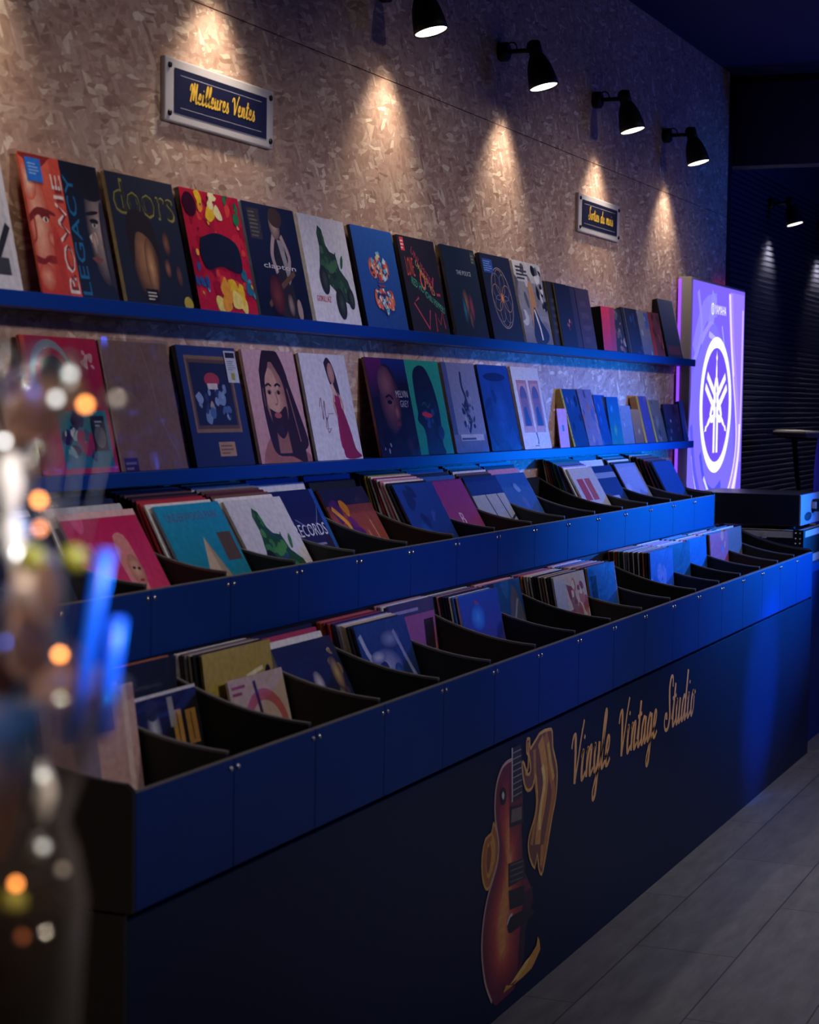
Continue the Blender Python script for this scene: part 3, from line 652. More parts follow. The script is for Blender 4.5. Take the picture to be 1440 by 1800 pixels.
a.face(.5, .58, .8, 'd8a68e', '33222a', 'a06a5c', True, 'b85a5c', True, -.03)
record('pink portrait cover of a long-haired bearded man on the lower ledge', 4.458, YB, L1+.001, a, edge='e0c0b8', t=.008, wrap=True)
a = Art('d9d4da'); a.figure(.66, .12, .66, '9a1f4c', 'c89a8a', '34222c', .34); a.poly([(.58, .55), (.72, .5), (.82, .3), (.88, .1), (.98, .02), (.62, .02), (.64, .25)], '8e1c48', 4); a.poly([(.5, .92), (.6, .97), (.7, .86), (.74, .62), (.66, .66), (.56, .72)], '2c1c26', 4); a.ell(.62, .82, .07, .1, 'c8988a', 'a87468'); a.poly([(.55, .7), (.62, .73), (.68, .6), (.6, .62)], 'd8b4a4')
a.line([(.24, .5), (.3, .58), (.28, .38), (.36, .56), (.34, .38), (.4, .42)], .012, '7a4a54'); a.line([(.3, .3), (.36, .4), (.34, .26), (.42, .3)], .01, '7a4a54'); a.rect(.4, .43, .52, .438, '9a7a80'); a.rect(.3, .29, .42, .296, '9a7a80')
record('white cover with a woman in a burgundy dress on the lower ledge', 4.8, YB, L1+.001, a, edge='d6d0ce', t=.008)
a = Art('191730'); a.rect(0, .6, .6, 1, '241a3c', '6a2468'); a.rect(.4, .75, 1, 1, '1a1c44', '24348a'); a.ell(.46, .58, .27, .36, '8c5660', '241a34'); a.ell(.42, .74, .2, .18, '9a6468', '5a3850'); a.ell(.44, .55, .06, .02, '140f1e'); a.line([(.36, .6), (.46, .62), (.54, .58)], .022, '140f1e', 3); a.ell(.58, .45, .07, .08, 'a8685c', '5a3444'); a.ell(.56, .33, .08, .03, '8a3e44', '4a2434'); a.poly([(.1, .0), (.16, .3), (.4, .2), (.62, .28), (.8, .1), (.9, 0)], '15122a', 3)
a.text('MELVIN', .63, .6, .3, .07, 'd0ccd8'); a.text('GREY', .7, .5, .22, .07, 'b8b4c8'); a.ell(.78, .1, .1, .1, '3a2444', '1c1830'); a.blobs(66, 3, ['8aa0c0'], .015, .03, (.1, .05, .3, .12))
record('dark purple cover with a close-up face turned right, lower ledge', 5.25, YB, L1+.001, a, edge='8a4a44', t=.008, wrap=True)
a = Art('2aa08c'); a.rect(0, 0, 1, 1, '26957f', '32b09c'); a.poly([(.28, 0), (.3, .25), (.16, .36), (.2, .44), (.2, .6), (.24, .85), (.4, .94), (.6, .92), (.74, .74), (.8, .5), (.78, .3), (.74, .1), (.76, 0)], '1a2440', 4); a.blobs(67, 10, ['25356a', '2c4a90', '1c2c54'], .03, .08, (.4, .1, .75, .5)); a.ell(.44, .42, .14, .028, 'd43444', rot=-.08); a.line([(.34, .52), (.42, .55), (.5, .5), (.58, .55)], .015, '2c5a70')
record('teal cover with dark silhouette head and red band on the lower ledge', 5.545, YB+.004, L1+.001, a, edge='131a26', t=.006, wrap=True)
a = Art('8c90b4'); a.rect(0, 0, .14, 1, '4a5484', '5a649a'); a.rect(0, 0, 1, .2, '585e8a', '747aa4'); a.line([(.52, .9), (.5, .74), (.56, .6), (.48, .5), (.6, .36), (.5, .22)], .05, '2a2c4a'); a.blobs(68, 22, ['2c2f50', '44486c', '5a5f86', 'b0b4cc'], .02, .06, (.4, .26, .72, .68)); a.rect(.2, .13, .9, .2, 'c2c2d4'); a.lines(.22, .14, .88, .19, 1, '4a4c6a')
record('pale grey-blue cover with a dark ink statue on the lower ledge', 5.872, YB, L1+.001, a, edge='b8a898', t=.012, wrap=True)
a = Art('1c3f96'); a.rect(0, 0, 1, 1, '182f74', '2450b4'); a.ell(.55, .5, .28, .4, '2a58b8', '1c3f94'); a.ell(.5, .86, .36, .05, '14286a'); a.blobs(69, 6, ['2148a0', '18357e'], .08, .2)
record('plain deep blue cover in glossy film on the lower ledge', 6.21, YB, L1+.001, a, edge='1a2040', t=.01, wrap=True)
a = Art('dcd6d4'); a.rect(.1, .2, .9, .26, 'c89a94')
for x in (.12, .56):
    a.rect(x, .26, x+.36, .84, 'b87a72'); a.rect(x+.04, .26, x+.32, .8, 'c8948c'); a.ell(x+.18, .62, .13, .15, '5a4a74'); a.rect(x+.05, .28, x+.31, .62, '5a4a74', '8a5a70')
    a.poly([(x+.08, .28), (x+.12, .5), (x+.2, .52), (x+.28, .28)], '2c2c64')
a.rect(.5, .2, .54, .84, 'e4dad6'); a.line([(.52, .2), (.55, .1), (.52, .06)], .03, '3a2c50', 3); a.lines(.4, .03, .62, .06, 1, 'b05a60')
record('white cover with two pink arched doorways on the lower ledge', 6.553, YB, L1+.001, a, edge='d8d0cc', t=.01)
a = Art('c9c1a6'); a.line([(.9, .05), (.8, .95)], .05, '4a4438', 3)
record('cream cover cut off at the left of the lower ledge', 3.06, YB, L1+.001, a, edge='c0b48a', t=.008)
def sm2(label, X, w, h, art, edge, t=.008, phi=14., Y=None, spin=0, wrap=True): return small(label, X, w, h, L1, art, edge, t, phi, Y=Y, spin=spin, wrap=wrap)
a = Art('e27c96'); a.rect(0, 0, 1, 1, 'd86a84', 'ec8ca4'); a.rect(.38, .42, .6, .58, '5a4458')
sm2('small plain pink card right of the arched-doorways cover', 6.93, .115, .15, a, 'd8708a', .004, 8, Y=YB-.012, wrap=False)
a = Art('1f4a92'); a.rect(0, 0, 1, 1, '1a3c7c', '2858a8'); a.blobs(71, 7, ['2a6ab4', '162c60', '7a94b8'], .05, .12, (.3, .3, .9, .9))
a.rect(0, 0, .1, 1, 'f0cc30'); a.blobs(70, 8, ['2a2410', 'c88a20'], .02, .04, (.02, .05, .1, .95))
sm2('blue record with yellow spine right of the pink card', 7.14, .2, .235, a, 'd8b832', .03, 16, Y=YB+.002)
a = Art('8a84b0'); a.blobs(72, 20, ['c0a0b0', '6a74b4', 'b07a84', '8a94c8', '5a5084'], .05, .14)
sm2('lilac mottled single between the two blue records', 7.34, .19, .235, a, 'a49aa8', .006, 15)
a = Art('1d4fa8'); a.rect(0, 0, 1, 1, '1a3f8c', '2560c4'); a.ell(.3, .75, .1, .1, '4aa0f0', '2058b0'); a.blobs(73, 5, ['2a70d0'], .05, .12)
sm2('bright blue record with a pale round spot, lower ledge', 7.528, .16, .212, a, '0f1428', .012, 14)
a = Art('1f6a9a'); a.rect(0, 0, 1, 1, '1f7a7c', '2068b8'); a.ell(.45, .3, .16, .14, '5ab070', '2a7a8a'); a.ell(.35, .75, .12, .09, '4ab0e8', '2078b8')
sm2('teal-blue record with a green spot, lower ledge', 7.66, .17, .202, a, '1a4a78', .006, 10)
a = Art('8a90a8'); a.rect(0, 0, 1, 1, '7a7c90', '9aa4c0'); a.ell(.3, .5, .05, .08, 'e4e6ee', '8a90a8'); a.blobs(74, 6, ['a8a8b8', '6a708c'], .04, .1)
sm2('silvery single right of the teal-blue record', 7.83, .17, .165, a, '9a9aa8', .004, 10)
a = Art('b0743c'); a.rect(0, 0, 1, 1, '8a5230', 'c48a50'); a.ell(.6, .35, .12, .1, 'e8c8a0', 'a86a40')
sm2('small orange-brown single left of the thick yellow box', 8.01, .14, .15, a, 'a87038', .006, 11)
a = Art('5f5090'); a.rect(0, 0, 1, 1, '54407c', '6c5c9c'); a.blobs(75, 8, ['4a58a8', '7a5a90', '8a6aa0'], .05, .12)
a.rect(0, 0, .2, 1, 'f0a820'); a.line([(.21, 0), (.21, 1)], .02, '3a2a20', 0)
sm2('purple cover on a thick yellow box, lower ledge', 8.165, .165, .212, a, 'd89a28', .03, 14)
a = Art('8a7468'); a.rect(0, 0, 1, 1, '6a5450', '9a8474'); a.rect(0, 0, .14, 1, 'e0b450'); a.blobs(76, 8, ['7a6a80', 'a08c7c', '5a4a50'], .05, .12)
sm2('brown single with ochre spine right of the purple cover', 8.345, .2, .195, a, 'c8b490', .012, 15)
a = Art('3c2a4c'); a.rect(0, 0, 1, 1, '34223f', '4a3660'); a.blobs(77, 7, ['5a4a70', '2a1c34', '7a6a8a'], .05, .14); a.ell(.35, .55, .04, .05, 'f0f0f4', '8a7a9a')
sm2('dark plum single in crinkled film near the end of the lower ledge', 8.56, .27, .175, a, '2a1c30', .01, 11)
a = Art('1d46a4'); a.rect(0, 0, 1, 1, '183a8c', '2452bc')
sm2('plain blue single, last on the lower ledge beside the lightbox', 8.845, .085, .19, a, '30346a', .02, 10, wrap=False)

# ================================================================== RECORD BROWSERS
M_DIV = mat('bin_black_board', '060607', .6, noise=.15, nscale=12)
M_EDGE = mat('bin_lit_edge', '5c5a5a', .5)  # paler grey strip: light caught by the top edges, put into the colour
M_SCREW = mat('nickel_screw', 'c8c8cc', .25, 1.)
def curve(yf, yb, zf, zb, n=10):
    o = []
    for i in range(n+1):
        u = i/n; v = .12*u+.88*u*u
        o.append((yf+(yb-yf)*u, zf+(zb-zf)*v))
    return o
def browser(label, x0, n, yf, yb, zlow, ztop, zback, zfloor):
    p = .35
    t = thing('record_browser', label, 'record browser', (x0, yf, zlow), group='tiers of open record bins')
    W = n*p; D = yb-yf; H = ztop-zlow
    MB().box(0, .012, zfloor-zlow-.012, W, D, zfloor-zlow).build('bin_floor', M_DIV, t)
    MB().box(0, D-.012, zfloor-zlow, W, D, zback-zlow+.006).build('back_panel', M_DIV, t)
    prof = curve(.0135, D-.012, H+.012, zback-zlow)
    def dv():
        m = MB(); pl = [(.0135, zfloor-zlow)]+prof+[(D-.012, zfloor-zlow)]
        return m.prism(pl, -.005, .005)
    def eb():
        m = MB(); vs = []; fs = []
        for y, z in prof: vs += [(-.0056, y, z-.004), (-.0056, y, z+.0012), (.0056, y, z+.0012), (.0056, y, z-.004)]
        for i in range(len(prof)-1):
            for k in range(3): fs.append((4*i+k, 4*i+4+k, 4*i+5+k, 4*i+1+k))
        fs.append((0, 1, 2, 3)); q = 4*(len(prof)-1); fs.append((q, q+3, q+2, q+1))
        return m.add(vs, fs)
    fp = MB().box(.0012, 0, 0, p-.0012, .012, H); pd = d0 = None
    for i in range(n):
        if i == 0:
            pd = fp.build('front_panel', M_NAVY, t, .0015)
            e = MB().box(.0012, .0006, H, p-.0012, .0118, H+.0018).build('lit_edge', M_EDGE, pd)
        else:
            c = copy_tree(pd, t); c.location.x = i*p
    for i in range(n+1):
        if i == 0:
            d0 = dv().build('divider', M_DIV, t); eb().build('lit_edge', M_EDGE, d0)
        else:
            c = copy_tree(d0, t); c.location.x = i*p
    RX = Matrix.Rotation(math.pi/2, 4, 'X'); s0 = None
    for i in range(1, n):
        for dx in (-.014, .014):
            if s0 is None:
                s0 = MB().lathe([(.0062, 0), (.0062, .0015), (.0035, .004)], 12, RX).build('screw', M_SCREW, t); s0.location = (i*p+dx, 0, H-.016)
            else:
                c = s0.copy(); COL.objects.link(c); c.parent = t; c.location = (i*p+dx, 0, H-.016)
    for x, nm in ((-.012, 'end_panel'), (W, 'end_panel')):
        MB().prism([(0, 0), (0, H+.006)]+[(y, z+.004) for y, z in prof]+[(D, zback-zlow), (D, 0)], x, x+.012).build(nm, M_BLACK, t)
    return t
ZL, ZU = .757, 1.04
browser('lower front tier of record bins on the long navy counter', 2.74, 17, 1.63, 1.985, .735, .937, 1.03, ZL)
browser('upper rear tier of record bins below the lower ledge', 2.72, 16, 2.001, 2.355, 1.063, 1.2, 1.31, ZU+.036-.001)
# the counter beneath
ct = thing('display_counter', 'long navy counter with guitar picture and golden script, under the record bins', 'counter', (2.74, 1.645, 0))
MB().box(0, 0, 0, 6.03, .02, .718).build('front_panel', M_PANEL, ct, .001)
MB().box(-.012, .0, 0, 0, .71, .73).build('side_panel', M_BLACK, ct)
MB().box(6.03, .0, 0, 6.04, .71, .73).build('side_panel', M_BLACK, ct)
MB().box(0, .03, .7, 6.03, .36, .73).box(0, .345, .73, 5.58, .355, 1.0625).box(0, .355, 1.035, 5.58, .71, 1.0625).build('deck', M_BLACK, ct)
# guitar picture on the front
DZ = lambda zz: max(.004, .7-(.7-zz)*.925)
a = Art(None, False)
def pl(pts, col, k=0): a.poly([(x-2.74, DZ(zz)) for x, zz in pts], col, k)
FLL = [(4.534, .512), (4.521, .484), (4.478, .478), (4.456, .438), (4.457, .388), (4.477, .348), (4.504, .334), (4.535, .355), (4.569, .398), (4.577, .437), (4.562, .481)]
FLR = [(4.784, .7), (4.808, .699), (4.817, .668), (4.889, .699), (4.973, .699), (5.0, .687), (5.008, .636), (5.04, .587), (5.052, .54), (5.041, .476), (5.015, .431), (4.984, .365), (4.953, .301), (4.93, .27), (4.903, .296), (4.889, .342), (4.87, .304), (4.827, .345), (4.811, .392), (4.831, .425), (4.861, .456), (4.88, .501), (4.873, .551), (4.863, .585), (4.84, .552), (4.8, .549), (4.77, .575), (4.747, .637), (4.766, .634), (4.794, .597), (4.821, .603), (4.807, .648), (4.786, .662)]
BODY = [(4.668, .664), (4.626, .663), (4.586, .65), (4.554, .615), (4.543, .571), (4.548, .519), (4.565, .475), (4.577, .437), (4.569, .393), (4.542, .358), (4.507, .32), (4.481, .276), (4.466, .225), (4.463, .175), (4.474, .122), (4.498, .064), (4.544, .004), (4.574, -.015), (4.718, -.011), (4.786, .055), (4.793, .139), (4.854, .21), (4.84, .256), (4.772, .326), (4.754, .446), (4.76, .54), (4.675, .541)]
pl(FLL, 'b06a2c'); pl([(x*.6+4.52*.4, q*.7+.42*.3) for x, q in FLL], 'd89a3c'); pl([(x*.3+4.5*.7, q*.5+.42*.5) for x, q in FLL], '8a4a28')
a.line([(x-2.74, DZ(q)) for x, q in FLL+FLL[:1]], .008, 'e0a850', 2)
pl(FLR, '7c4c40')
for pts, wd, c in (([(4.94, .69), (4.97, .64), (4.99, .57), (5.02, .5), (4.99, .42), (4.95, .34), (4.93, .29)], .03, 'b8763c'), ([(4.9, .68), (4.93, .62), (4.95, .55), (4.93, .48), (4.9, .42), (4.89, .37)], .045, 'd8984a'), ([(4.92, .6), (4.94, .54), (4.91, .47), (4.905, .41)], .022, 'f4cc78'), ([(4.85, .66), (4.86, .58), (4.88, .5), (4.86, .43), (4.84, .38)], .02, 'c08444'), ([(4.965, .66), (4.99, .6), (5.02, .54)], .02, 'e0a850'), ([(4.8, .69), (4.8, .62), (4.78, .6)], .012, 'd89a4c'), ([(4.93, .36), (4.925, .3)], .02, 'd09048')):
    a.line([(x-2.74, DZ(q)) for x, q in pts], wd, c)
a.line([(x-2.74, DZ(q)) for x, q in FLR+FLR[:1]], .009, 'e6ae5c', 2)
pl(BODY, '6e2238')
a.line([(x-2.74, DZ(q)) for x, q in BODY[:17]], .009, 'c9a8a0', 3)
inner = [(4.64, .635), (4.605, .62), (4.578, .59), (4.567, .55), (4.572, .51), (4.587, .47), (4.6, .435), (4.592, .388), (4.565, .348), (4.53, .31), (4.505, .27), (4.49, .225), (4.488, .175), (4.499, .125), (4.523, .07), (4.57, .03), (4.67, .02), (4.75, .06), (4.765, .14), (4.79, .21), (4.765, .29), (4.745, .36), (4.74, .46), (4.655, .5)]
def mixc(c, d, t): return '%02x%02x%02x' % tuple(int(int(c[i:i+2], 16)*(1-t)+int(d[i:i+2], 16)*t) for i in (0, 2, 4))
for k in range(14):
    t = k/13
    shp = []
    for x, q in inner:
        xs = 4.66-.05*max(0, min(1, (.45-q)/.25))
        shp.append((x+(xs-x)*t*.82, q+(.25-q)*t*.42))
    pl(shp, mixc('7a2438', 'c04a3c', t*1.6) if t < .6 else mixc('c04a3c', 'e89a50', (t-.6)/.4))
pl([(4.74, .03), (4.79, .06), (4.8, .14), (4.86, .21), (4.85, .256), (4.79, .25), (4.76, .17), (4.75, .09)], '34182c')
pl([(4.667, .697), (4.736, .696), (4.76, .54), (4.675, .541)], '2a2834'); a.line([(4.667-2.74, DZ(.697)), (4.675-2.74, DZ(.541))], .008, 'd8ccc8', 0)
for i in range(8):
    q = .555+.018*i; a.line([(4.676-2.74-i*.001, DZ(q)), (4.752-2.74-i*.002, DZ(q))], .003, '9a96a0', 0)
pl([(4.66, .531), (4.761, .519), (4.764, .463), (4.655, .471)], '20202a'); pl([(4.672, .52), (4.75, .512), (4.752, .476), (4.668, .482)], '7a6a64')
pl([(4.65, .369), (4.778, .356), (4.789, .295), (4.656, .3)], '26262e'); pl([(4.657, .29), (4.782, .275), (4.788, .218), (4.669, .232)], '1c1c26')
for i in range(4): a.line([(4.668-2.74, DZ(.36-.016*i)), (4.77-2.74, DZ(.35-.016*i))], .0035, '66646e', 0)
pl([(4.649, .203), (4.684, .21), (4.778, .202), (4.868, .179), (4.836, .165), (4.725, .162), (4.663, .167)], '14121a', 3); a.line([(4.649-2.74, DZ(.195)), (4.67-2.74, DZ(.212)), (4.69-2.74, DZ(.214))], .008, 'e0dcd8')
pl([(4.601, .599), (4.618, .588), (4.626, .571), (4.62, .551), (4.6, .547), (4.585, .558), (4.579, .58), (4.585, .594)], '1c1a22', 3); pl([(4.601, .587), (4.611, .574), (4.603, .562), (4.591, .577)], 'd8d0cc', 3)
pl([(4.627, .004), (4.649, .02), (4.704, .004), (4.75, .016), (4.796, .03), (4.844, .05), (4.893, .066), (4.904, .09), (4.919, .075), (4.927, .045), (4.882, .02), (4.855, .008), (4.784, .004), (4.721, .004)], 'd89a44')
pl([(4.68, .012), (4.74, .028), (4.8, .044), (4.85, .05), (4.8, .026), (4.74, .012)], 'f0c468')
gp = a.mesh('guitar_picture', 1, 1, dy=-.0012, step=2.5e-5, m=M_PRINT, parent=ct); gp['label'] = 'flaming red guitar picture on the counter front'
for wd, x, wid in (('Vinyle', 5.165, .4), ('Vintage', 5.645, .46), ('Studio', 6.19, .42)):
    b = Art(None, False)
    script_word(b, wd, x-2.74, .503, wid, .085, 'e0a86c', .235, .2)
    lt = b.mesh('lettering', 1, 1, dy=-.0012, step=1e-5, m=M_PRINT, parent=ct); lt['label'] = 'golden script word'

# ================================================================== RECORDS IN THE BINS
ORD = ['first', 'second', 'third', 'fourth', 'fifth', 'sixth', 'seventh', 'eighth', 'ninth', 'tenth', 'eleventh', 'twelfth', 'thirteenth', 'fourteenth', 'fifteenth', 'sixteenth', 'seventeenth', 'eighteenth']
CN = {'w': ('white', 'd8d6d8'), 'c': ('cream', 'c4b496'), 'k': ('black', '16161a'), 'g': ('grey', '7a7a80'), 'n': ('navy', '1c2850'), 'r': ('red', 'a83038'), 'o': ('orange', 'b86a3c'), 'b': ('brown', '6a4636'), 'y': ('yellow', 'b8a03c'), 'p': ('pink', 'c07a90'), 'l': ('lilac', '9a94c4'), 't': ('blue', '3a64b0'), 'e': ('green', '3c6a4c'), 'm': ('maroon', '5e2430')}
SLEEVES = {}
def sleeve(ck, label, group, X, Y, Z, phi, h=.308, thick=.005):
    key = (ck, thick)
    nm, cc = CN[ck]
    if key not in SLEEVES:
        o = slab_mesh('record_sleeve', .312, thick, .312, cc, cc, M_PRINT); SLEEVES[key] = o
    else:
        o = SLEEVES[key].copy(); COL.objects.link(o)
    o.location = (X, Y, Z); o.rotation_euler = (-math.radians(phi), 0, 0)
    return tag(o, label, 'record sleeve', group)
def phi_of(zt, zf, s): return math.degrees(math.acos(min(.9975, max(.86, (zt-zf)/s))))
def fill(tier, i, items):
    """items from front to back: ('cover', topY, topZ, art, edge, label, opts) and ('stack', string of colours, last topY, cover phrase)"""
    x0 = 2.74 if tier == 'L' else 2.72; zf = ZL if tier == 'L' else ZU+.037; grp = ('sleeves filed in the lower bins' if tier == 'L' else 'sleeves filed in the upper bins')
    X = x0+.35*i; cur = None; ph = 12.
    for it in items:
        if it[0] == 'cover':
            _, ty, tz, art, edge, label, op = it
            s = op.get('s', .312); ph = phi_of(tz, zf, s) if 'phi' not in op else op['phi']
            yb = ty-s*math.sin(math.radians(ph))
            rec = record(label, X+.335-s+op.get('dx', 0), yb, zf+.0008, art, s, s, op.get('t', .005), ph, edge, op.get('wrap', True), group='covers facing out of the '+('lower' if tier == 'L' else 'upper')+' bins')
            cur = (yb, ph, ty)
        else:
            _, cols, tyb, phrase = it
            n = len(cols); yb0, ph0, ty0 = cur
            ph1 = min(ph0, 12.) if ph0 > 8 else ph0
            yb1 = tyb-.312*math.sin(math.radians(ph1))
            for k, c in enumerate(cols):
                u = (k+1)/n
                yb = yb0+.004+(yb1-yb0-.004)*u; q = ph0+(ph1-ph0)*u
                th = .0045 if c.islower() else .012
                sleeve(c.lower(), '%s-edged record sleeve, %s behind the %s' % (CN[c.lower()][0], ORD[k], phrase), grp, X+.012+RND.uniform(0, .009), yb, zf+.0008, q, thick=min(th, max(.0025, (yb1-yb0)/n*.8)))
            cur = (yb1, ph1, tyb)
def quick(bg, bg2=None, blobs=(), seed=1, n=10, r0=.05, r1=.15, reg=(0, 0, 1, 1)):
    a = Art(bg)
    if bg2: a.rect(0, 0, 1, 1, bg, bg2)
    if blobs: a.blobs(seed, n, list(blobs), r0, r1, reg)
    return a
# --- lower tier
a = quick('c49a92', 'd4aea4', ['b88a8a', 'd8b8ac'], 81, 6); a.rect(.2, .75, .75, .95, '8a7488'); a.rect(.3, .35, .55, .8, '8a7a8c', 'a08a94'); a.rect(.86, 0, .92, 1, 'e0c4b8')
fill('L', 0, [('cover', 1.839, 1.066, a, 'c08a80', 'blurred peach cover in the nearest lower bin', {'t': .01}), ('stack', 'wnwk', 1.935, 'blurred peach cover')])
a = Art('1c1c22'); a.ell(.3, .72, .1, .2, 'c8c8cc', '3a3a40'); a.ell(.3, .88, .1, .08, '2a2a30'); a.rect(.58, .55, .72, .84, 'b88a44'); a.rect(.78, .55, .94, .82, 'a87a3a'); a.rect(.54, .72, .62, .95, '9a9688'); a.rect(.64, .58, .66, .82, '6a4a20'); a.rect(.85, .58, .87, .8, '6a4a20'); a.ell(.28, .6, .1, .08, 'e0dede', '8a8a8e'); a.rect(0, .975, 1, 1, 'd4d0cc')
b = Art('20263c'); b.text('MARLEY', .1, .55, .84, .22, '5c5c6a'); b.blobs(82, 6, ['3a2c48', '141a2c', '6a5a5a'], .05, .12, (0, 0, 1, .5))
fill('L', 1, [('cover', 1.901, 1.013, a, 'd4d0cc', 'smaller black cover with gold blocks and white top edge', {'s': .262, 't': .01}), ('cover', 1.946, 1.07, b, '242838', 'dark cover with faded grey capitals behind the black-and-gold one', {}), ('stack', 'ok', 1.966, 'dark cover with faded grey capitals')])
a = Art('c9b09a'); a.ring(.55, .45, .42, .42, .1, 'c0625c'); a.ell(.55, .42, .24, .22, '8a8a84', 'b0a490'); a.ell(.55, .44, .1, .09, 'f0ece0', '9a9484'); a.line([(.45, .95), (.5, .65)], .05, '3a2a28', 0); a.lines(.05, .86, .3, .97, 2, 'a03a48'); a.ell(.6, .2, .12, .1, '3a3c54')
b = Art('a8923c'); b.rect(0, 0, 1, 1, '9a8434', 'b8a24c'); b.line([(.08, .3), (.14, .5), (.22, .52), (.14, .34), (.26, .3), (.36, .44), (.46, .32), (.6, .42)], .035, '2a241c'); b.ell(.92, .7, .06, .13, '1c1814'); b.line([(.6, .78), (.85, .82)], .03, 'f0e8b8', 3)
fill('L', 2, [('cover', 1.876, 1.005, a, 'c8b4a0', 'smaller cream cover with a red ring in the gold-cover bin', {'s': .255, 't': .005}), ('cover', 1.906, 1.066, b, '6a5a38', 'mustard gold cover with dark script in the third lower bin', {'t': .006}), ('stack', 'kcgbW', 1.958, 'mustard gold cover')])
a = Art('20264a'); a.rect(0, 0, 1, 1, '1b1f3a', '242c54'); a.ell(.52, .66, .08, .1, 'd4ccd4', '5a5a78'); a.ell(.54, .55, .07, .07, 'b83a60', '5a2448'); a.blobs(83, 8, ['c0a47c', '8a7458', '4a3c48'], .03, .06, (.8, .55, .95, .95)); a.ell(.5, .42, .1, .12, 'c4bcc4', '6a5a70'); a.ell(.52, .28, .09, .1, 'a83a5c', '5a2444'); a.ell(.75, .22, .1, .14, 'b07a9a', '4a3054'); a.ell(.86, .7, .08, .14, 'c0a47c', '4a3c44'); a.ell(.82, .5, .06, .1, 'b8a070', '3a3040'); a.ell(.9, .2, .05, .08, 'd07a3a', '5a2c30'); a.ell(.06, .7, .05, .1, '9a94a4', '2a2c48')
fill('L', 3, [('cover', 1.922, 1.036, a, 'b8b4b8', 'navy cover with small pink figures in the fourth lower bin', {'t': .007}), ('stack', 'wrk', 1.968, 'navy cover with pink figures')])
a = Art('1d2850'); a.rect(0, 0, 1, 1, '18224a', '26407c'); a.ell(.42, .62, .3, .16, 'aab0d0', '3a4880'); a.ell(.5, .32, .12, .12, '4a8ad0', '22306a'); a.line([(.12, .8), (.3, .4), (.5, .12)], .05, '8a94c0'); a.ell(.8, .3, .12, .2, '9aa0c4', '2a3468'); a.ell(.36, .62, .09, .06, '20284c'); a.ell(.3, .2, .1, .1, '2a3c78', '1c264c'); a.line([(.06, .92), (.14, .75), (.3, .6)], .06, 'b0b8d8'); a.ell(.6, .84, .2, .08, '8a96c4', '2a3870'); a.line([(.7, .9), (.85, .6), (.95, .45)], .05, '8a92bc'); a.ell(.3, .72, .14, .05, 'c8cce0', '5a649a'); a.ell(.62, .5, .1, .14, '3a78c0', '22366c')
fill('L', 4, [('cover', 1.877, 1.053, a, '20264a', 'dark blue cover with pale eye-like shapes in the fifth lower bin', {'t': .006}), ('stack', 'kccWlnkrkror', 1.966, 'dark blue eye-like cover')])
a = quick('8a4a86', 'a05a90', ['b86a9a', 'c47a6a', '6a3a80', 'a85a8a'], 84, 12); a.rect(.5, 0, 1, .6, 'b07a60', 'b86a70'); a.rect(.74, .55, .95, .82, '2a1c24'); a.rect(0, .88, 1, 1, '46406c'); a.lines(.05, .91, .95, .97, 1, '9a90b8')
fill('L', 5, [('cover', 1.938, 1.066, a, '5a4a74', 'pink-purple cover with a small dark square in the sixth lower bin', {}), ('stack', 'wlp', 1.968, 'pink-purple cover with dark square')])
a = Art('3a3c8a'); a.rect(0, 0, 1, 1, '5a3470', '2a50b0'); a.blobs(85, 10, ['5a4aa8', '3a6ad0', '8a4a90', '2a3c9a'], .08, .18); a.ell(.4, .78, .18, .12, '4a9af0', '2a58c0'); a.poly([(.5, .0), (.62, .4), (.75, .2), (.85, .0)], 'c43c3c', 3); a.rect(.85, 0, 1, .5, '2a2230', '3a3050')
fill('L', 6, [('cover', 1.879, 1.062, a, 'c8a0a8', 'blue and red glossy cover in the seventh lower bin', {'t': .006}), ('stack', 'twknkpkggW', 1.968, 'blue and red glossy cover')])
a = Art('17406a'); a.rect(0, 0, 1, 1, '16344c', '1d5080'); a.blobs(86, 8, ['1f6090', '164a70', '2a2c40'], .06, .15); a.poly([(.5, .45), (.75, .95), (.98, .6), (.9, .1), (.7, .1)], '56545c', 3); a.line([(.62, .5), (.85, .8)], .04, '8a8a90', 0); a.line([(.7, .35), (.92, .6)], .03, '7c7c84', 0)
fill('L', 7, [('cover', 1.934, 1.062, a, '30384a', 'teal-blue cover with grey shards in the eighth lower bin', {}), ('stack', 'pwr', 1.968, 'teal-blue cover with grey shards')])
a = Art('c6bcb8'); a.rect(0, .5, .35, .95, '9aa4c0', 'b4b8c8'); a.poly([(.35, .9), (.5, .6), (.78, .06), (.72, .4), (.6, .85)], '8a6a74'); a.blobs(87, 12, ['a05a60', 'b87a7a', '8a4a58'], .04, .1, (.45, .45, .95, .9)); a.blobs(86, 6, ['d8d0cc'], .02, .05, (.52, .78, .88, .9))
fill('L', 8, [('cover', 1.837, 1.063, a, 'd4ccc4', 'white cover with maroon marks in the ninth lower bin', {'t': .006}), ('stack', 'kcbckkwcworrg', 1.966, 'white cover with maroon marks')])
a = Art('1f4f94'); a.rect(0, 0, 1, 1, '1b3c74', '2a6ac0'); a.blobs(88, 9, ['2a78c8', '1f5aa8', '3a8ad8'], .08, .18); a.rect(.08, .66, .28, .9, '14284c'); a.poly([(.6, 0), (.8, .2), (1, .32), (1, 0)], '4a3c38'); a.line([(.97, 0), (.97, 1)], .03, '8a6a50', 0)
fill('L', 9, [('cover', 1.838, 1.065, a, 'b07a4c', 'sky blue cover in the tenth lower bin', {'t': .006}), ('stack', 'kobcobtwp', 1.966, 'sky blue cover')])
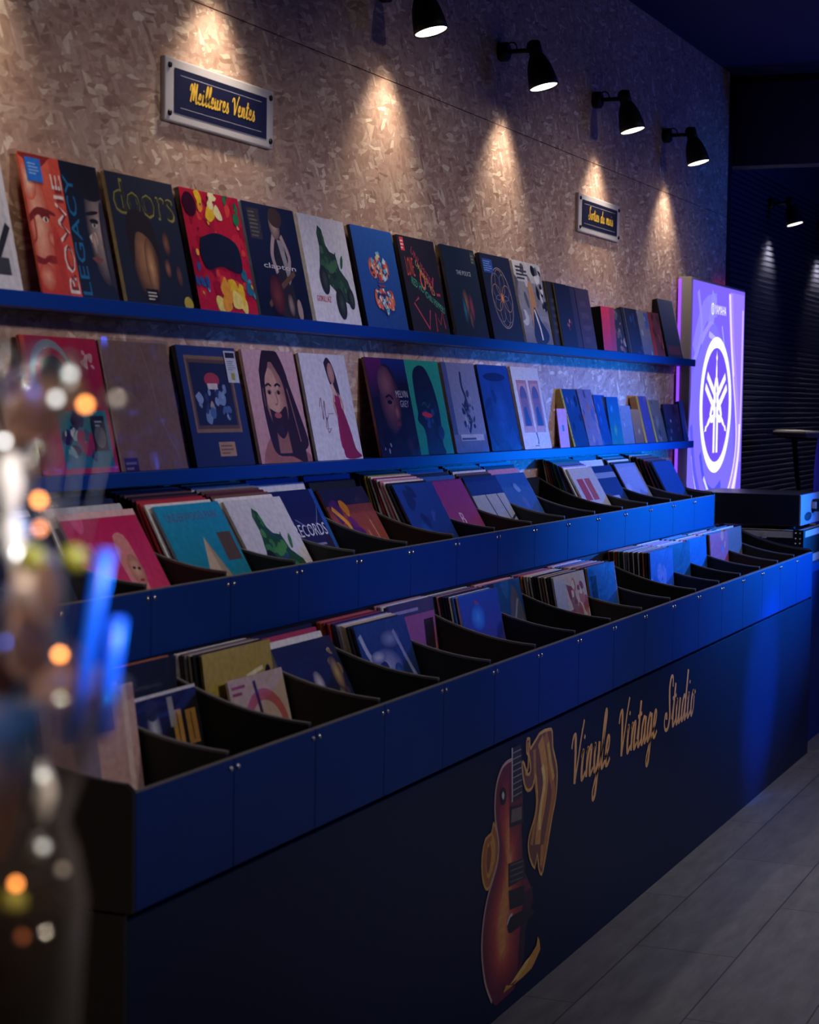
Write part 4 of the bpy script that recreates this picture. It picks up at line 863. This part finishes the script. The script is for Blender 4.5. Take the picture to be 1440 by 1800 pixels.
a = Art('2a62d0'); a.rect(0, 0, 1, 1, '1f4ab0', '3a7af0'); a.blobs(89, 8, ['4a9af8', '2a5ad0', '6a8af0'], .06, .16); a.line([(.4, .6), (.6, .35), (.7, .3)], .05, 'e8f0ff', 4); a.rect(.8, 0, 1, .2, '7a5a3a')
fill('L', 11, [('cover', 1.82, 1.07, a, '3a5ab0', 'bright blue cover in front of the longest row of sleeves', {'t': .006}), ('stack', 'kokwkwkcgwkeryko', 1.968, 'bright blue cover of the longest row')])
a = Art('1f4470'); a.rect(0, 0, 1, 1, '1c3c60', '265a90'); a.blobs(90, 7, ['3a7aa8', '1f5078', '4a90c0'], .06, .16)
fill('L', 12, [('cover', 1.845, 1.072, a, '2a4a78', 'blue-green cover just right of the bright blue cover', {}), ('stack', 'lwlplw', 1.962, 'blue-green cover')])
a = Art('1d56a8'); a.rect(0, 0, 1, 1, '1b4a94', '2a70d0'); a.blobs(91, 7, ['5aa8e8', '2a70c8', '1f4a8a'], .06, .16)
fill('L', 13, [('cover', 1.865, 1.072, a, '2a4a8a', 'shiny blue cover left of the pink patterned cover', {}), ('stack', 'owkgt', 1.962, 'shiny blue cover')])
a = quick('a04a68', 'b85a78', ['c87a6a', '8a3a68', '5a7ab0', 'd89a70'], 92, 12)
fill('L', 14, [('cover', 1.858, 1.072, a, 'b08a74', 'pink patterned cover near the far end of the lower bins', {}), ('stack', 'kcrc', 1.945, 'pink patterned cover')])
a = quick('6a5a5c', '7a6a60', ['3a6a78', '9a7a5c', '4a4a54'], 93, 10)
fill('L', 15, [('cover', 1.879, 1.072, a, '8a7a6a', 'grey-brown cover, last facing out of the lower bins', {}), ('stack', 'ck', 1.94, 'last grey-brown cover')])
# --- upper tier
a = Art('1f2540'); a.ell(.62, .7, .14, .1, 'b0284c'); a.rect(0, .86, 1, .92, 'b8b4b0')
fill('U', 1, [('cover', 2.27, 1.345, a, '8a8a8c', 'dark cover with a red spot in the nearest upper bin', {}), ('stack', 'wkoc', 2.335, 'dark cover with a red spot')])
a = Art('c92a62'); a.rect(0, 0, 1, 1, 'd8487c', 'c0205a'); a.ell(.62, .62, .12, .16, 'e0a0a8', 'c8406c'); a.poly([(.5, .6), (.56, .8), (.7, .8), (.74, .6), (.7, .3), (.56, .25)], 'd88a8c', 3); a.ell(.66, .52, .09, .13, 'd8a890', 'b8786c'); a.ell(.64, .54, .02, .012, '3a1c28'); a.ell(.7, .53, .02, .012, '3a1c28'); a.ell(.67, .44, .03, .012, 'a03048'); a.blobs(94, 8, ['d8588a', 'b81c58'], .05, .12, (0, .0, .4, 1)); a.rect(0, .95, 1, 1, 'e0b4b8')
fill('U', 2, [('cover', 2.248, 1.335, a, 'd8a8ac', 'hot pink cover with a pale face in the upper bins', {'t': .006}), ('stack', 'wnkc', 2.335, 'hot pink cover with a pale face')])
a = Art('1f8aa8'); a.rect(0, 0, 1, 1, '1a7a84', '2296c4'); a.poly([(.3, .25), (.52, .72), (.86, .02), (.2, .02)], 'c8b49c'); a.poly([(.52, .72), (.86, .02), (.62, .02)], 'a8947c'); a.text('UNDERWOOD PARK', .1, .86, .8, .07, '5a5a90'); a.rect(.74, .5, .96, .74, '5a4a44'); a.ell(.9, .2, .14, .1, '2a7a5c', '1a7a80')
fill('U', 3, [('cover', 2.218, 1.348, a, '8aa0b4', 'turquoise cover with a beige pyramid shape', {'t': .006}), ('stack', 'wrrmkbkmck', 2.335, 'turquoise pyramid cover')])
a = vehicle(Art('d2d0d8'), ('24503c', '3a7a4c', '2a4a6a', '4a8a50'))
fill('U', 4, [('cover', 2.224, 1.343, a, 'd0ccc8', 'white cover with a green and blue buggy in the upper bins', {'t': .006}), ('stack', 'wbmbgwrc', 2.335, 'white buggy cover in the upper bins')])
a = Art('201f4c'); a.rect(0, 0, 1, 1, '2a1c40', '1f2a64'); a.text('RECORDS', .3, .55, .62, .12, 'd8d8e4'); a.rect(.45, .46, .8, .48, '8a84b0'); a.line([(.4, .72), (.7, .62), (.95, .85)], .01, '6a84b4'); a.rect(.93, .0, 1, 1, '2a5ab0')
fill('U', 5, [('cover', 2.3, 1.35, a, '9a9aac', 'navy cover with white lettering in the upper bins', {}), ('stack', 'wt', 2.338, 'navy cover with white lettering')])
a = Art('b0542c'); a.rect(0, 0, 1, 1, 'b8582c', '7a3a4a'); a.rect(.0, .82, 1, 1, '28284c'); a.blobs(95, 8, ['54286a', '6a2c74', 'd8842c'], .08, .18, (.1, .2, .5, .8)); a.line([(.1, .8), (.3, .6), (.2, .4), (.4, .2)], .06, 'e09a3a')
for k in range(6): a.line([(.5+.07*k, .45+.05*k), (.6+.07*k, .05)], .03, ['c87a5a', '8a4a48'][k % 2], 0)
a.ell(.8, .15, .15, .14, 'c0342c', 'a04a30')
fill('U', 6, [('cover', 2.301, 1.345, a, 'b0603c', 'orange and violet swirling cover in the upper bins', {}), ('stack', 'kt', 2.338, 'orange and violet cover')])
a = Art('1f3f86'); a.rect(0, 0, 1, 1, '1c3a78', '2448a0'); a.ell(.3, .3, .2, .3, '2a7ad0', '1f4894'); a.blobs(96, 6, ['3a50b0', '1c3474'], .08, .16)
fill('U', 7, [('cover', 2.221, 1.349, a, '26304c', 'shiny plain blue cover beside the pink cover, upper bins', {'t': .006}), ('stack', 'kwpwrwyykgk', 2.335, 'shiny plain blue cover')])
a = Art('a0468a'); a.rect(0, 0, 1, 1, 'a84a6a', '8a3c90'); a.text('B', .46, .48, .1, .14, 'e0c8e0'); a.blobs(97, 6, ['b05a9a', '8a3a7a', 'b0607a'], .08, .18, (0, 0, .4, 1)); a.rect(.6, 0, 1, .12, 'b0703c')
fill('U', 8, [('cover', 2.259, 1.338, a, '8a5a8a', 'magenta cover with a small pale letter, upper bins', {}), ('stack', 'tklk', 2.335, 'magenta cover')])
a = Art('8a94ac'); a.rect(0, .78, 1, 1, '1f3f8a'); a.rect(0, 0, 1, .78, '8a90a4', 'a8aebc'); a.line([(.4, .8), (.55, .0)], .025, '2a3450', 0); a.line([(.75, .8), (.9, 0)], .025, '2a3450', 0); a.line([(.05, .45), (.5, .38), (1, .5)], .03, '2a3450'); a.blobs(98, 6, ['5a7ab0', '3a68b0'], .06, .12, (.5, 0, 1, .4))
fill('U', 9, [('cover', 2.266, 1.343, a, '6a7088', 'grey window-like cover with blue top in the upper bins', {'t': .006}), ('stack', 'kbwkcwk', 2.335, 'grey window-like cover')])
a = Art('3a5f9c'); a.rect(0, 0, 1, 1, '4a5c8c', '2a64b4'); a.blobs(99, 12, ['6a94cc', '2f5aa4', '8aa4cc', '4a6ab0'], .04, .1)
fill('U', 10, [('cover', 2.284, 1.342, a, 'a4a4b0', 'mid-blue speckled cover left of the empty upper bin', {}), ('stack', 'pkl', 2.335, 'mid-blue speckled cover')])
a = Art('c4c0c4'); a.rect(.15, .55, .4, .85, 'b04a58'); a.rect(.45, .55, .68, .85, 'b85a60'); a.rect(.2, .1, .8, .3, '9a8a9c'); a.lines(.35, .38, .65, .46, 2, '5a5a68')
fill('U', 12, [('cover', 2.244, 1.347, a, 'c8c2bc', 'white cover with two red blocks in the upper bins', {'t': .006}), ('stack', 'wlmteekeroc', 2.335, 'white cover with two red blocks')])
a = Art('24427c'); a.rect(0, .82, 1, .9, '8a98b8'); a.rect(.1, .5, .7, .56, 'a8b0c8'); a.blobs(101, 6, ['34589a', '1c3464'], .08, .16)
fill('U', 13, [('cover', 2.271, 1.335, a, '4a5c84', 'denim blue cover with white bars in the upper bins', {}), ('stack', 'wn', 2.33, 'denim blue cover with white bars')])
a = Art('8a94c4'); a.rect(0, 0, 1, 1, '8088b4', '98a4d0'); a.blobs(102, 6, ['a8b0d8', '7078a8'], .08, .16)
fill('U', 14, [('cover', 2.265, 1.347, a, '9a9ab8', 'pale periwinkle cover near the end of the upper bins', {}), ('stack', 'kwkckw', 2.335, 'pale periwinkle cover')])
a = Art('1f4080'); a.rect(0, 0, 1, 1, '1a3468', '265098')
fill('U', 15, [('cover', 2.2, 1.35, a, '20284a', 'plain dark blue cover, last in the upper bins', {'t': .006}), ('stack', 'kmkbkcgk', 2.33, 'last plain dark blue cover')])

# ================================================================== PURPLE LIGHTBOX
lb = thing('lightbox', 'tall glowing purple lightbox with a white three-fork emblem in a ring', 'lightbox', (8.945, 2.28, 0))
LW, LH = 1.13, 2.21
MB().box(0, .004, .02, LW, .068, LH).build('cabinet', mat('lightbox_grey_side', '9a948e', .5), lb, .003)
M_LED = mat('magenta_led', 'a050ff', .4, 0, '8040f0', 1.5)
MB().box(-.006, .054, .1, 0, .067, LH-.01).build('led_strip', M_LED, lb)
MB().box(.72, .05, LH, LW-.02, .067, LH+.005).build('led_strip', mat('red_led', 'ff4060', .4, 0, 'd03068', 1.4), lb)
MB().box(LW, .05, .1, LW+.006, .067, LH-.01).build('led_strip', mat('red_led', 'ff4040', .4, 0, 'd03060', 1.2), lb)
a = Art(None, False); LZ = LH-.03
a.rect(.012, .03, LW-.012, LH-.012, '6a5cff', '7a62f0')
# soft swirls
for pts, wd, c in (([(.0, 1.85), (.25, 2.05), (.5, 2.1)], .12, '8a7cff'), ([(.1, 1.6), (.35, 1.95), (.45, 2.15)], .1, '8f86ff'), ([(.05, 1.72), (.3, 1.9), (.55, 1.88), (.7, 1.7)], .1, '5a50e8'), ([(.2, 1.9), (.4, 1.98), (.6, 1.9)], .07, '9a8cff')):
    a.line([(min(LW-.07, max(.07, x)), z) for x, z in pts], wd, c)
a.poly([(.03, 1.75), (.3, 1.95), (.52, 1.99), (.8, 1.7), (.9, 1.2), (.03, 1.1)], '7c6eff', 4)
a.poly([(.78, 2.18), (.86, 1.85), (1.0, 1.5), (1.02, 1.3), (1.11, 1.3), (1.11, 2.18)], '9478ff')
for pts, wd, c in (([(.8, 2.17), (.85, 1.95), (.92, 1.75), (1.0, 1.55), (1.02, 1.38), (.95, 1.22), (.8, 1.1)], .09, 'a98cff'), ([(.77, 2.17), (.82, 1.95), (.89, 1.75), (.96, 1.58), (.99, 1.42), (.94, 1.28), (.8, 1.14), (.6, 1.05)], .02, 'f4e4ff'), ([(.79, 2.17), (.84, 1.95), (.91, 1.75)], .012, 'ffe8ff'),
                   ([(1.085, 2.1), (1.085, 1.7), (1.07, 1.45), (1.03, 1.28), (.95, 1.12)], .03, 'd8b8ff'), ([(1.06, 1.5), (1.05, 1.36), (.98, 1.22), (.85, 1.08)], .04, 'f2e8ff'), ([(.06, 1.36), (.12, 1.24), (.22, 1.12)], .03, 'e4e0ff'), ([(.03, 1.5), (.1, 1.3), (.2, 1.17)], .05, '5a58ff'), ([(.22, 1.36), (.32, 1.22), (.5, 1.16), (.66, 1.2)], .04, '4a50ff'), ([(.3, 1.24), (.45, 1.14), (.6, 1.12)], .025, 'd8d4ff'), ([(.12, 2.15), (.2, 1.95), (.05, 1.8)], .04, '9288ff'), ([(.35, 1.95), (.5, 1.92), (.55, 1.86)], .03, 'b4aaff'), ([(.62, 2.0), (.72, 1.82), (.76, 1.7)], .02, 'a49aff')):
    a.line(pts, wd, c)
ex, ez, er = .525, 1.6, .335
a.ell(ex, ez, er*.97, er*.99, '7048e0', '6a50f0', n=48)
a.ring(ex, ez, er, er*1.02, .055, 'ffffff', 64)
def fork(rot):
    ca, sa = math.cos(rot), math.sin(rot)
    def R(p): return (ex+p[0]*ca-p[1]*sa, ez+p[0]*sa+p[1]*ca)
    a.poly([R(p) for p in [(-.012, .1), (-.014, .17), (-.006, .22), (-.016, .235), (-.004, .255), (0, .275), (.004, .255), (.016, .235), (.006, .22), (.014, .17), (.012, .1)]], 'ffffff')
    for s in (-1, 1):
        a.line([R(p) for p in [(s*.006, .13), (s*.03, .08), (s*.032, 0), (s*.032, -.1), (s*.032, -.24)]], .038, 'ffffff', 4)
for q in (0, 2*math.pi/3, -2*math.pi/3): fork(q+(0))
a.line([(ex, ez+.08), (ex, ez-.24)], .01, '6f50e8', 0)
a.text('YAMAHA', .46, 2.055, .24, .045, 'ffffff'); a.ring(.415, 2.077, .03, .03, .007, 'ffffff', 24); a.line([(.415, 2.06), (.415, 2.095)], .008, 'ffffff', 0)
fp = a.mesh('front_graphic', 1, 1, dy=-.0005, step=2e-5, m=M_GLOW, parent=lb)
for x in (.1, LW-.2): MB().box(x, .0, 0, x+.1, .068, .02).build('foot', M_BLACK, lb)

# ================================================================== DESK, FLIGHT CASE AND AMPLIFIER AT THE FAR END
dk = thing('side_desk', 'dark navy desk past the far end of the record counter', 'desk', (8.83, 1.68, 0))
MB().box(0, 0, .82, 1.2, .59, .86).build('desk_top', M_NAVY, dk, .003)
MB().box(.02, .02, 0, 1.18, .04, .82).build('front_panel', M_NAVY, dk)
for x in (.0, 1.16): MB().box(x, .04, 0, x+.04, .56, .82).build('side_panel', M_NAVY, dk)
M_ALU = mat('aluminium_rail', 'd0ccc6', .4, .1, noise=.1)
fc = thing('flight_case', 'flat silver-edged flight case with riveted corners on the side desk', 'case', (8.87, 1.71, .861))
MB().box(.004, .004, .004, .596, .526, .155).build('case_body', mat('case_black_laminate', '161618', .45), fc)
r = MB()
for zz in (.0, .125):
    r.box(0, .0, zz, .6, .004, zz+.035).box(0, 0, zz, .004, .53, zz+.035).box(.596, 0, zz, .6, .53, zz+.035)
r.box(0, 0, .155, .6, .03, .16).box(0, 0, .155, .03, .53, .16).box(.57, 0, .155, .6, .53, .16).box(0, .5, .155, .6, .53, .16)
r.build('edge_rail', M_ALU, fc)
for x, y in ((0, 0), (.56, 0)):
    c = MB().box(x-.003, y-.003, .08, x+.045, y+.003, .163).box(x-.003, y-.003, .08, x+.003, y+.045, .163).build('corner_bracket', M_BLACK, fc)
    rv = MB()
    for dy_ in (.012, .033):
        for zz in (.1, .122, .148): rv.ball((x-.003, y+dy_, zz), .005, 6)
    rv.build('rivet', mat('rivet_steel', 'e0e0e0', .2, 1.), c)
MB().box(-.004, .17, .12, .0, .19, .15).build('latch', M_ALU, fc)
am = thing('amplifier', 'black amplifier with pale front plate and square knob on the flight case', 'amplifier', (8.9, 1.735, 1.0215))
MB().box(0, 0, .018, .46, .5, .165).build('housing', M_BLACKG, am, .003)
MB().box(.0, -.008, .02, .462, .0, .163).build('front_plate', mat('pale_grey_plate', 'a8b4c8', .35, .2), am, .002)
kn = MB().box(.27, -.045, .075, .35, -.008, .135).build('knob', M_BLACKG, am, .006)
MB().box(.256, -.03, .09, .268, -.008, .122).build('knob_glint', M_SIGNF, am)  # pale block shaped as the highlight beside the knob
a = Art(None, False); a.ell(.2, .5, .19, .3, '14161c'); a.lines(.08, .38, .32, .62, 2, '3a3e48')
o = a.mesh('badge', .46, .07, dy=-.0002, m=M_PRINT, parent=am); o.location = (.08, -.0085, .022)
for x in (.04, .4):
    for y in (.04, .46): MB().lathe([(.015, 0), (.015, .018)], 14, Matrix.Translation((x, y, 0))).build('foot', M_BLACK, am)
# keyboard and chair before the slatted wall
kb = thing('keyboard_piano', 'slim grey keyboard on a black stand before the slatted wall', 'keyboard', (11.44, 2.404, 1.422), (0, 0, math.radians(-150.5)))
MB().box(0, 0, 0, .62, .22, .03).build('keyboard_body', mat('grey_plastic', '6c6c76', .4), kb, .008)
k = MB()
for i in range(17): k.box(.03+i*.033, .01, .03, .03+i*.033+.03, .13, .035)
k.build('keys', mat('white_keys', 'd8d8d4', .3), kb)
MB().tube([(.08, .11, -.012), (.54, .11, -1.42)], .016, 8).tube([(.54, .125, -.012), (.08, .125, -1.42)], .016, 8).box(.05, .02, -.014, .57, .2, 0).build('stand', M_BLACK, kb)
ch = thing('chair', 'rounded deep blue chair back at the right edge', 'chair', (10.2, 1.83, 0))
s = MB(); pts = []
for i in range(13):
    q = math.pi*i/12; pts.append((.24-.24*math.cos(q), 1.18+.33*math.sin(q)))
v = [(x, 0, zz) for x, zz in pts]+[(x, .09, zz) for x, zz in pts]; n = len(pts)
bl = [(.02, 0, .95), (.46, 0, .95), (.02, .09, .95), (.46, .09, .95)]
vv = [(x, 0, zz) for x, zz in pts]+[(.46, 0, .95), (.02, 0, .95)]
vv2 = [(x, .09, zz) for x, _, zz in vv]; n = len(vv)
s.add(vv+vv2, [tuple(range(n)), tuple(reversed(range(n, 2*n)))]+[(i, i+n, (i+1) % n+n, (i+1) % n) for i in range(n)])
s.build('backrest', mat('blue_upholstery', '1c2a9a', .7, noise=.1), ch, .015)
MB().box(0, -.42, .72, .48, .06, .82).build('seat', MATS['blue_upholstery'], ch, .03)
MB().box(.2, .03, .8, .28, .07, 1.0).build('back_bracket', M_BLACK, ch)
MB().tube([(.24, -.18, .72), (.24, -.18, .06)], .025, 10).build('post', M_BLACK, ch)
MB().lathe([(.22, 0), (.22, .02), (.05, .06)], 24, Matrix.Translation((.24, -.18, 0))).build('base', M_BLACK, ch)

# ================================================================== FOREGROUND: GLASS WITH ORNAMENTS (far out of focus)
CR = Matrix(((.385, -.048, .922), (-.923, -.035, .384), (.014, -.998, -.058)))   # picture axes -> room axes, only used to lay out the small still life
GO = Vector((.836, .562, 1.215))                                              # base of the glass
GX = Vector((.3846, -.9231, 0)); GY = Vector((.9231, .3846, 0))                # sideways / away, both level
def gp_(a_, b_, c_=0.): return GO+GX*a_+GY*b_+Vector((0, 0, c_))
pt = thing('pedestal_table', 'small round pedestal table carrying the foreground glass', 'table', (GO.x, GO.y, 0))
MB().lathe([(.07, 1.19), (.075, 1.195), (.075, 1.21), (.07, 1.2145)], 40).build('table_top', M_BLACKG, pt)
MB().lathe([(.02, .03), (.02, 1.19)], 16).build('column', M_BLACKG, pt)
MB().lathe([(.18, 0), (.18, .012), (.03, .035)], 32).build('base', M_BLACKG, pt)
M_GLASS = glass_mat('clear_glass', 'f4f0ec', .045, .04, .955)
M_SMOKE = glass_mat('pale_drink', '8c8278', .03, .05, .8)
gl = thing('cocktail_glass', 'large clear waisted glass blurred in the left foreground', 'glass', tuple(GO))
MB().lathe([(.026, 0), (.028, .004), (.025, .03), (.028, .08), (.0305, .121), (.026, .145), (.02, .163), (.03, .19), (.046, .222), (.0525, .235), (.051, .235), (.044, .222), (.028, .191), (.0185, .163), (.0245, .145), (.029, .121), (.0265, .08), (.0235, .03), (.001, .008)], 40, None, False).build('bowl', M_GLASS, gl)
MB().lathe([(.001, .01), (.0232, .031), (.0262, .08), (.0285, .118), (.001, .1185)], 32, None, False).build('drink', M_SMOKE, gl)
M_STRAW = mat('blue_straw', '1466ff', .4, coat=.1)
def straw(p0, p1, lab, r=.0043):
    o = MB().tube([p0, [(p0[i]+p1[i])/2 for i in range(3)], p1], r, 12).build('drinking_straw', M_STRAW)
    tag(o, lab, 'straw', 'blue straws in the foreground glass')
straw(gp_(.022, .0, .205), gp_(.04, -.002, .305), 'longer leaning blue straw in the foreground glass')
straw(gp_(.036, .012, .205), gp_(.044, .014, .268), 'shorter blue straw at the right of the foreground glass')
M_WIRE = mat('dull_wire', '5c5650', .4, .5)
M_CRYS = glass_mat('clear_crystal', 'ffffff', .3, .02, .95)
M_WHITE = mat('white_glint', 'f4f4f4', .15, coat=1.)  # white colour stands in for long highlights on the glass
M_PETAL = glass_mat('peach_petal', 'f4d4bc', .02, .4, .3)
M_BERRY = mat('yellow_green_berry', '8a8a24', .4)
spr = thing('crystal_spray', 'spray of clear crystals, peach petals and yellow-green berries in the foreground glass', 'ornament', tuple(GO+Vector((0, 0, .16))))
def lp(px, py, dz=0.):   # point of the still life given by where it shows
    q = CR @ Vector(((px-720)/3350, (py-900)/3350, 1.0)); d = (GY.dot(GO)+dz)/GY.dot(q); w_ = q*d
    return Vector((w_.x, w_.y, w_.z+1.6))
def loc(p): return p-Vector(spr.location)
st = MB()
base = Vector((0, 0, .0))
TIPS = [(5, 640), (60, 660), (110, 650), (150, 705), (205, 700), (20, 780), (70, 870), (35, 960), (100, 1130), (10, 1010)]
for px, py in TIPS:
    t = loc(lp(px, py, .01)); st.tube([base, base*.5+t*.5+Vector((0, 0, .01)), t], .0005, 6)
st.build('stem', M_WIRE, spr)
cr = None
CRY = [(120, 655, .009, 1.2), (95, 700, .007, 1), (10, 740, .01, 1.6), (12, 850, .009, 3.2), (14, 930, .008, 2.2), (35, 975, .008, 2.6), (90, 900, .008, 1), (200, 700, .007, 1), (60, 640, .01, 1.3), (30, 690, .012, 1.2), (130, 1150, .007, 1), (60, 800, .01, 1.5), (5, 640, .011, 1.4), (20, 1310, .01, 1.6), (75, 1395, .008, 2.2), (70, 1490, .008, 1)]
for i, (px, py, r_, e_) in enumerate(CRY):
    p = loc(lp(px, py, .004*(i % 3)))
    MB().lathe([(.0003, -r_*e_), (r_*.7, -r_*e_*.4), (r_, 0), (r_*.6, r_*e_*.6), (.0003, r_*e_)], 8, Matrix.Translation(p), False).build('crystal_drop', M_WHITE if e_ > 2.1 else M_CRYS, spr)
for i, (px, py, r_) in enumerate([(55, 985, .0075), (128, 985, .0075), (20, 1590, .008)]):
    MB().ball(loc(lp(px, py, -.004)), r_, 10).build('berry', M_BERRY, spr)
for i, (px, py, w_, h_) in enumerate([(50, 1070, .017, .034), (25, 1180, .03, .018), (85, 1035, .014, .02), (15, 1125, .016, .03), (110, 1205, .03, .012), (20, 1280, .02, .03), (60, 730, .026, .014), (110, 690, .024, .008), (0, 1380, .02, .04), (30, 820, .02, .02), (60, 1130, .026, .02), (5, 1230, .03, .03), (130, 1200, .035, .008), (150, 1225, .03, .007), (20, 1680, .02, .03)]):
    MB().ball(loc(lp(px, py, .012*(i % 2))), 1, 10, (w_, .004, h_)).build('petal', M_PETAL, spr)
fs_ = thing('fairy_lights', 'string of tiny glowing lights wound through the foreground glass', 'string lights', tuple(GO+Vector((0, 0, .16))))
BUL = [(150, 712, 'w'), (68, 880, 'w'), (70, 930, 'd'), (105, 1152, 'w'), (28, 1555, 'w'), (40, 1648, 'd'), (55, 690, 'b'), (98, 702, 'c'), (8, 778, 'v'), (123, 658, 'c'), (205, 702, 'x'), (13, 845, 'v'), (13, 872, 'v'), (13, 900, 'v'), (32, 975, 'v'), (35, 1003, 'v'), (38, 1028, 'v'), (85, 915, 'x'), (14, 1130, 'b'), (75, 1365, 'c'), (76, 1490, 'c'), (110, 1530, 'x')]
MBU = {'w': mat('warm_bulb', 'ffb060', .4, 0, 'ff9a4c', 9.), 'd': mat('dim_warm_bulb', 'ffb060', .4, 0, 'f09060', 5.), 'c': mat('cool_bulb', 'ffffff', .4, 0, 'dfe8e4', 3.), 'v': mat('white_glint_bulb', 'ffffff', .4, 0, 'f4f4f4', 8.), 'b': mat('blue_bulb', '80a0ff', .4, 0, '4a78ff', 7.), 'x': mat('faint_bulb', 'c0b0a0', .4, 0, 'b0a8a0', 1.2)}  # brightest white ones mostly draw the streaked highlights on the glass as glowing beads
wp = [loc(lp(px, py, .0)) for px, py, _ in sorted(BUL, key=lambda t: t[1])]
MB().tube(wp, .0006, 6).build('wire', M_WIRE, fs_)
for px, py, k in BUL: MB().ball(loc(lp(px, py, -.002)), .0021, 8).build('bulb', MBU[k], fs_)

# ================================================================== CAMERA, LIGHT, WORLD
cd = bpy.data.cameras.new('camera'); cam = bpy.data.objects.new('camera', cd); COL.objects.link(cam); SC.camera = cam
F = 3350.; VX, VYp, ROLL = 1400., -176., .014
dx = Vector((VX, VYp, F)).normalized()
dz = Vector((ROLL, -1, -(ROLL*dx.x-dx.y)/dx.z)).normalized(); dy = dz.cross(dx)*1.0
dyv = Vector((dz.y*dx.z-dz.z*dx.y, dz.z*dx.x-dz.x*dx.z, dz.x*dx.y-dz.y*dx.x))
right = Vector((dx.x, dyv.x, dz.x)); down = Vector((dx.y, dyv.y, dz.y)); fwd = Vector((dx.z, dyv.z, dz.z))
Mx = Matrix((( right.x, -down.x, -fwd.x, 0), (right.y, -down.y, -fwd.y, 0), (right.z, -down.z, -fwd.z, 1.6), (0, 0, 0, 1)))
cam.matrix_world = Mx
cd.sensor_fit = 'VERTICAL'; cd.sensor_height = 36; cd.sensor_width = 36; cd.lens = F/1800*36
cd.clip_start = .02; cd.clip_end = 60
cd.dof.use_dof = True; cd.dof.focus_distance = 6.3; cd.dof.aperture_fstop = 5.6; cd.dof.aperture_blades = 0

def area(name, loc_, target, sx, sy, power, col, spread=180):
    ld = bpy.data.lights.new(name, 'AREA'); ld.shape = 'RECTANGLE'; ld.size = sx; ld.size_y = sy; ld.energy = power; ld.color = col; ld.spread = math.radians(spread)
    o = bpy.data.objects.new(name, ld); COL.objects.link(o); o.location = loc_
    o.rotation_euler = (Vector(target)-Vector(loc_)).to_track_quat('-Z', 'Y').to_euler()
    return o
def spot(name, loc_, target, power, col, size, blend=.8, soft=.1):
    ld = bpy.data.lights.new(name, 'SPOT'); ld.energy = power; ld.color = col; ld.spot_size = math.radians(size); ld.spot_blend = blend; ld.shadow_soft_size = soft
    o = bpy.data.objects.new(name, ld); COL.objects.link(o); o.location = loc_
    o.rotation_euler = (Vector(target)-Vector(loc_)).to_track_quat('-Z', 'Y').to_euler()
    return o
BL = (.0, .17, 1.)
for q, e_ in ((2.2, 138), (3.9, 150), (5.6, 155), (7.3, 180), (8.6, 80)):
    spot('ceiling_downlight', (q, -1.3, 3.05), (q, 2.3, 1.38), e_, (.98, .88, .92), 46, 1., .15)
area('floor_panel_fill', (6.5, -1.3, 3.25), (6.3, -1.1, 0), 4, 1, 50, (1., .95, .95), 105)  # added fill to lift the floor and the guitar panel, no fixture known
spot('foreground_fill', (.4, -1.2, 3.2), (.84, .56, 1.45), 560, (1., .88, .8), 20, .8, .1)  # added fill from behind the camera for the foreground glass
spot('blue_spot', (10.2, .1, 1.5), (8.35, 1.75, 1.06), 950, BL, 42, 1., .06)
spot('blue_spot', (9.6, -2.6, 1.3), (8.0, 2.0, 1.08), 340, BL, 20, 1., .08)
spot('blue_spot', (8.2, -3.0, 1.3), (6.6, 2.0, 1.16), 330, BL, 20, 1., .08)
spot('blue_spot', (6.8, -3.0, 1.3), (4.9, 2.1, 1.3), 270, BL, 20, 1., .08)
spot('blue_spot', (9.0, -1.2, 2.8), (7.75, 1.64, .45), 2200, BL, 11, .9, .04)
spot('blue_spot', (3.2, -1.0, 2.4), (.855, .535, 1.493), 1100, (.0, .3, 1.), 2.8, .5, .02)  # narrow beam added only to brighten the straws
spot('ceiling_blue_fill', (11.5, -1.2, 1.0), (10.5, .3, 3.3), 90, (.0, .05, 1.), 110, 1., .1)  # added to turn the dark ceiling blue, no fixture known
spot('blue_spot', (9.9, -1.6, 2.0), (9.6, 2.36, 2.6), 60, (.0, .2, 1.), 20, 1., .05)  # added for the blue tint high on the far end of the wall
area('blue_room_wash', (11, -3, 3.1), (9, 2.3, 2.7), 2, 2, 60, (.06, .12, 1.))
wd = bpy.data.worlds.new('world'); SC.world = wd; wd.use_nodes = True
bg = wd.node_tree.nodes['Background']; bg.inputs['Color'].default_value = (.12, .2, 1, 1); bg.inputs['Strength'].default_value = .0
SC.view_settings.view_transform = 'Standard'; SC.view_settings.look = 'None'; SC.view_settings.exposure = 0.; SC.view_settings.gamma = 1.
SC.view_settings.use_curve_mapping = False
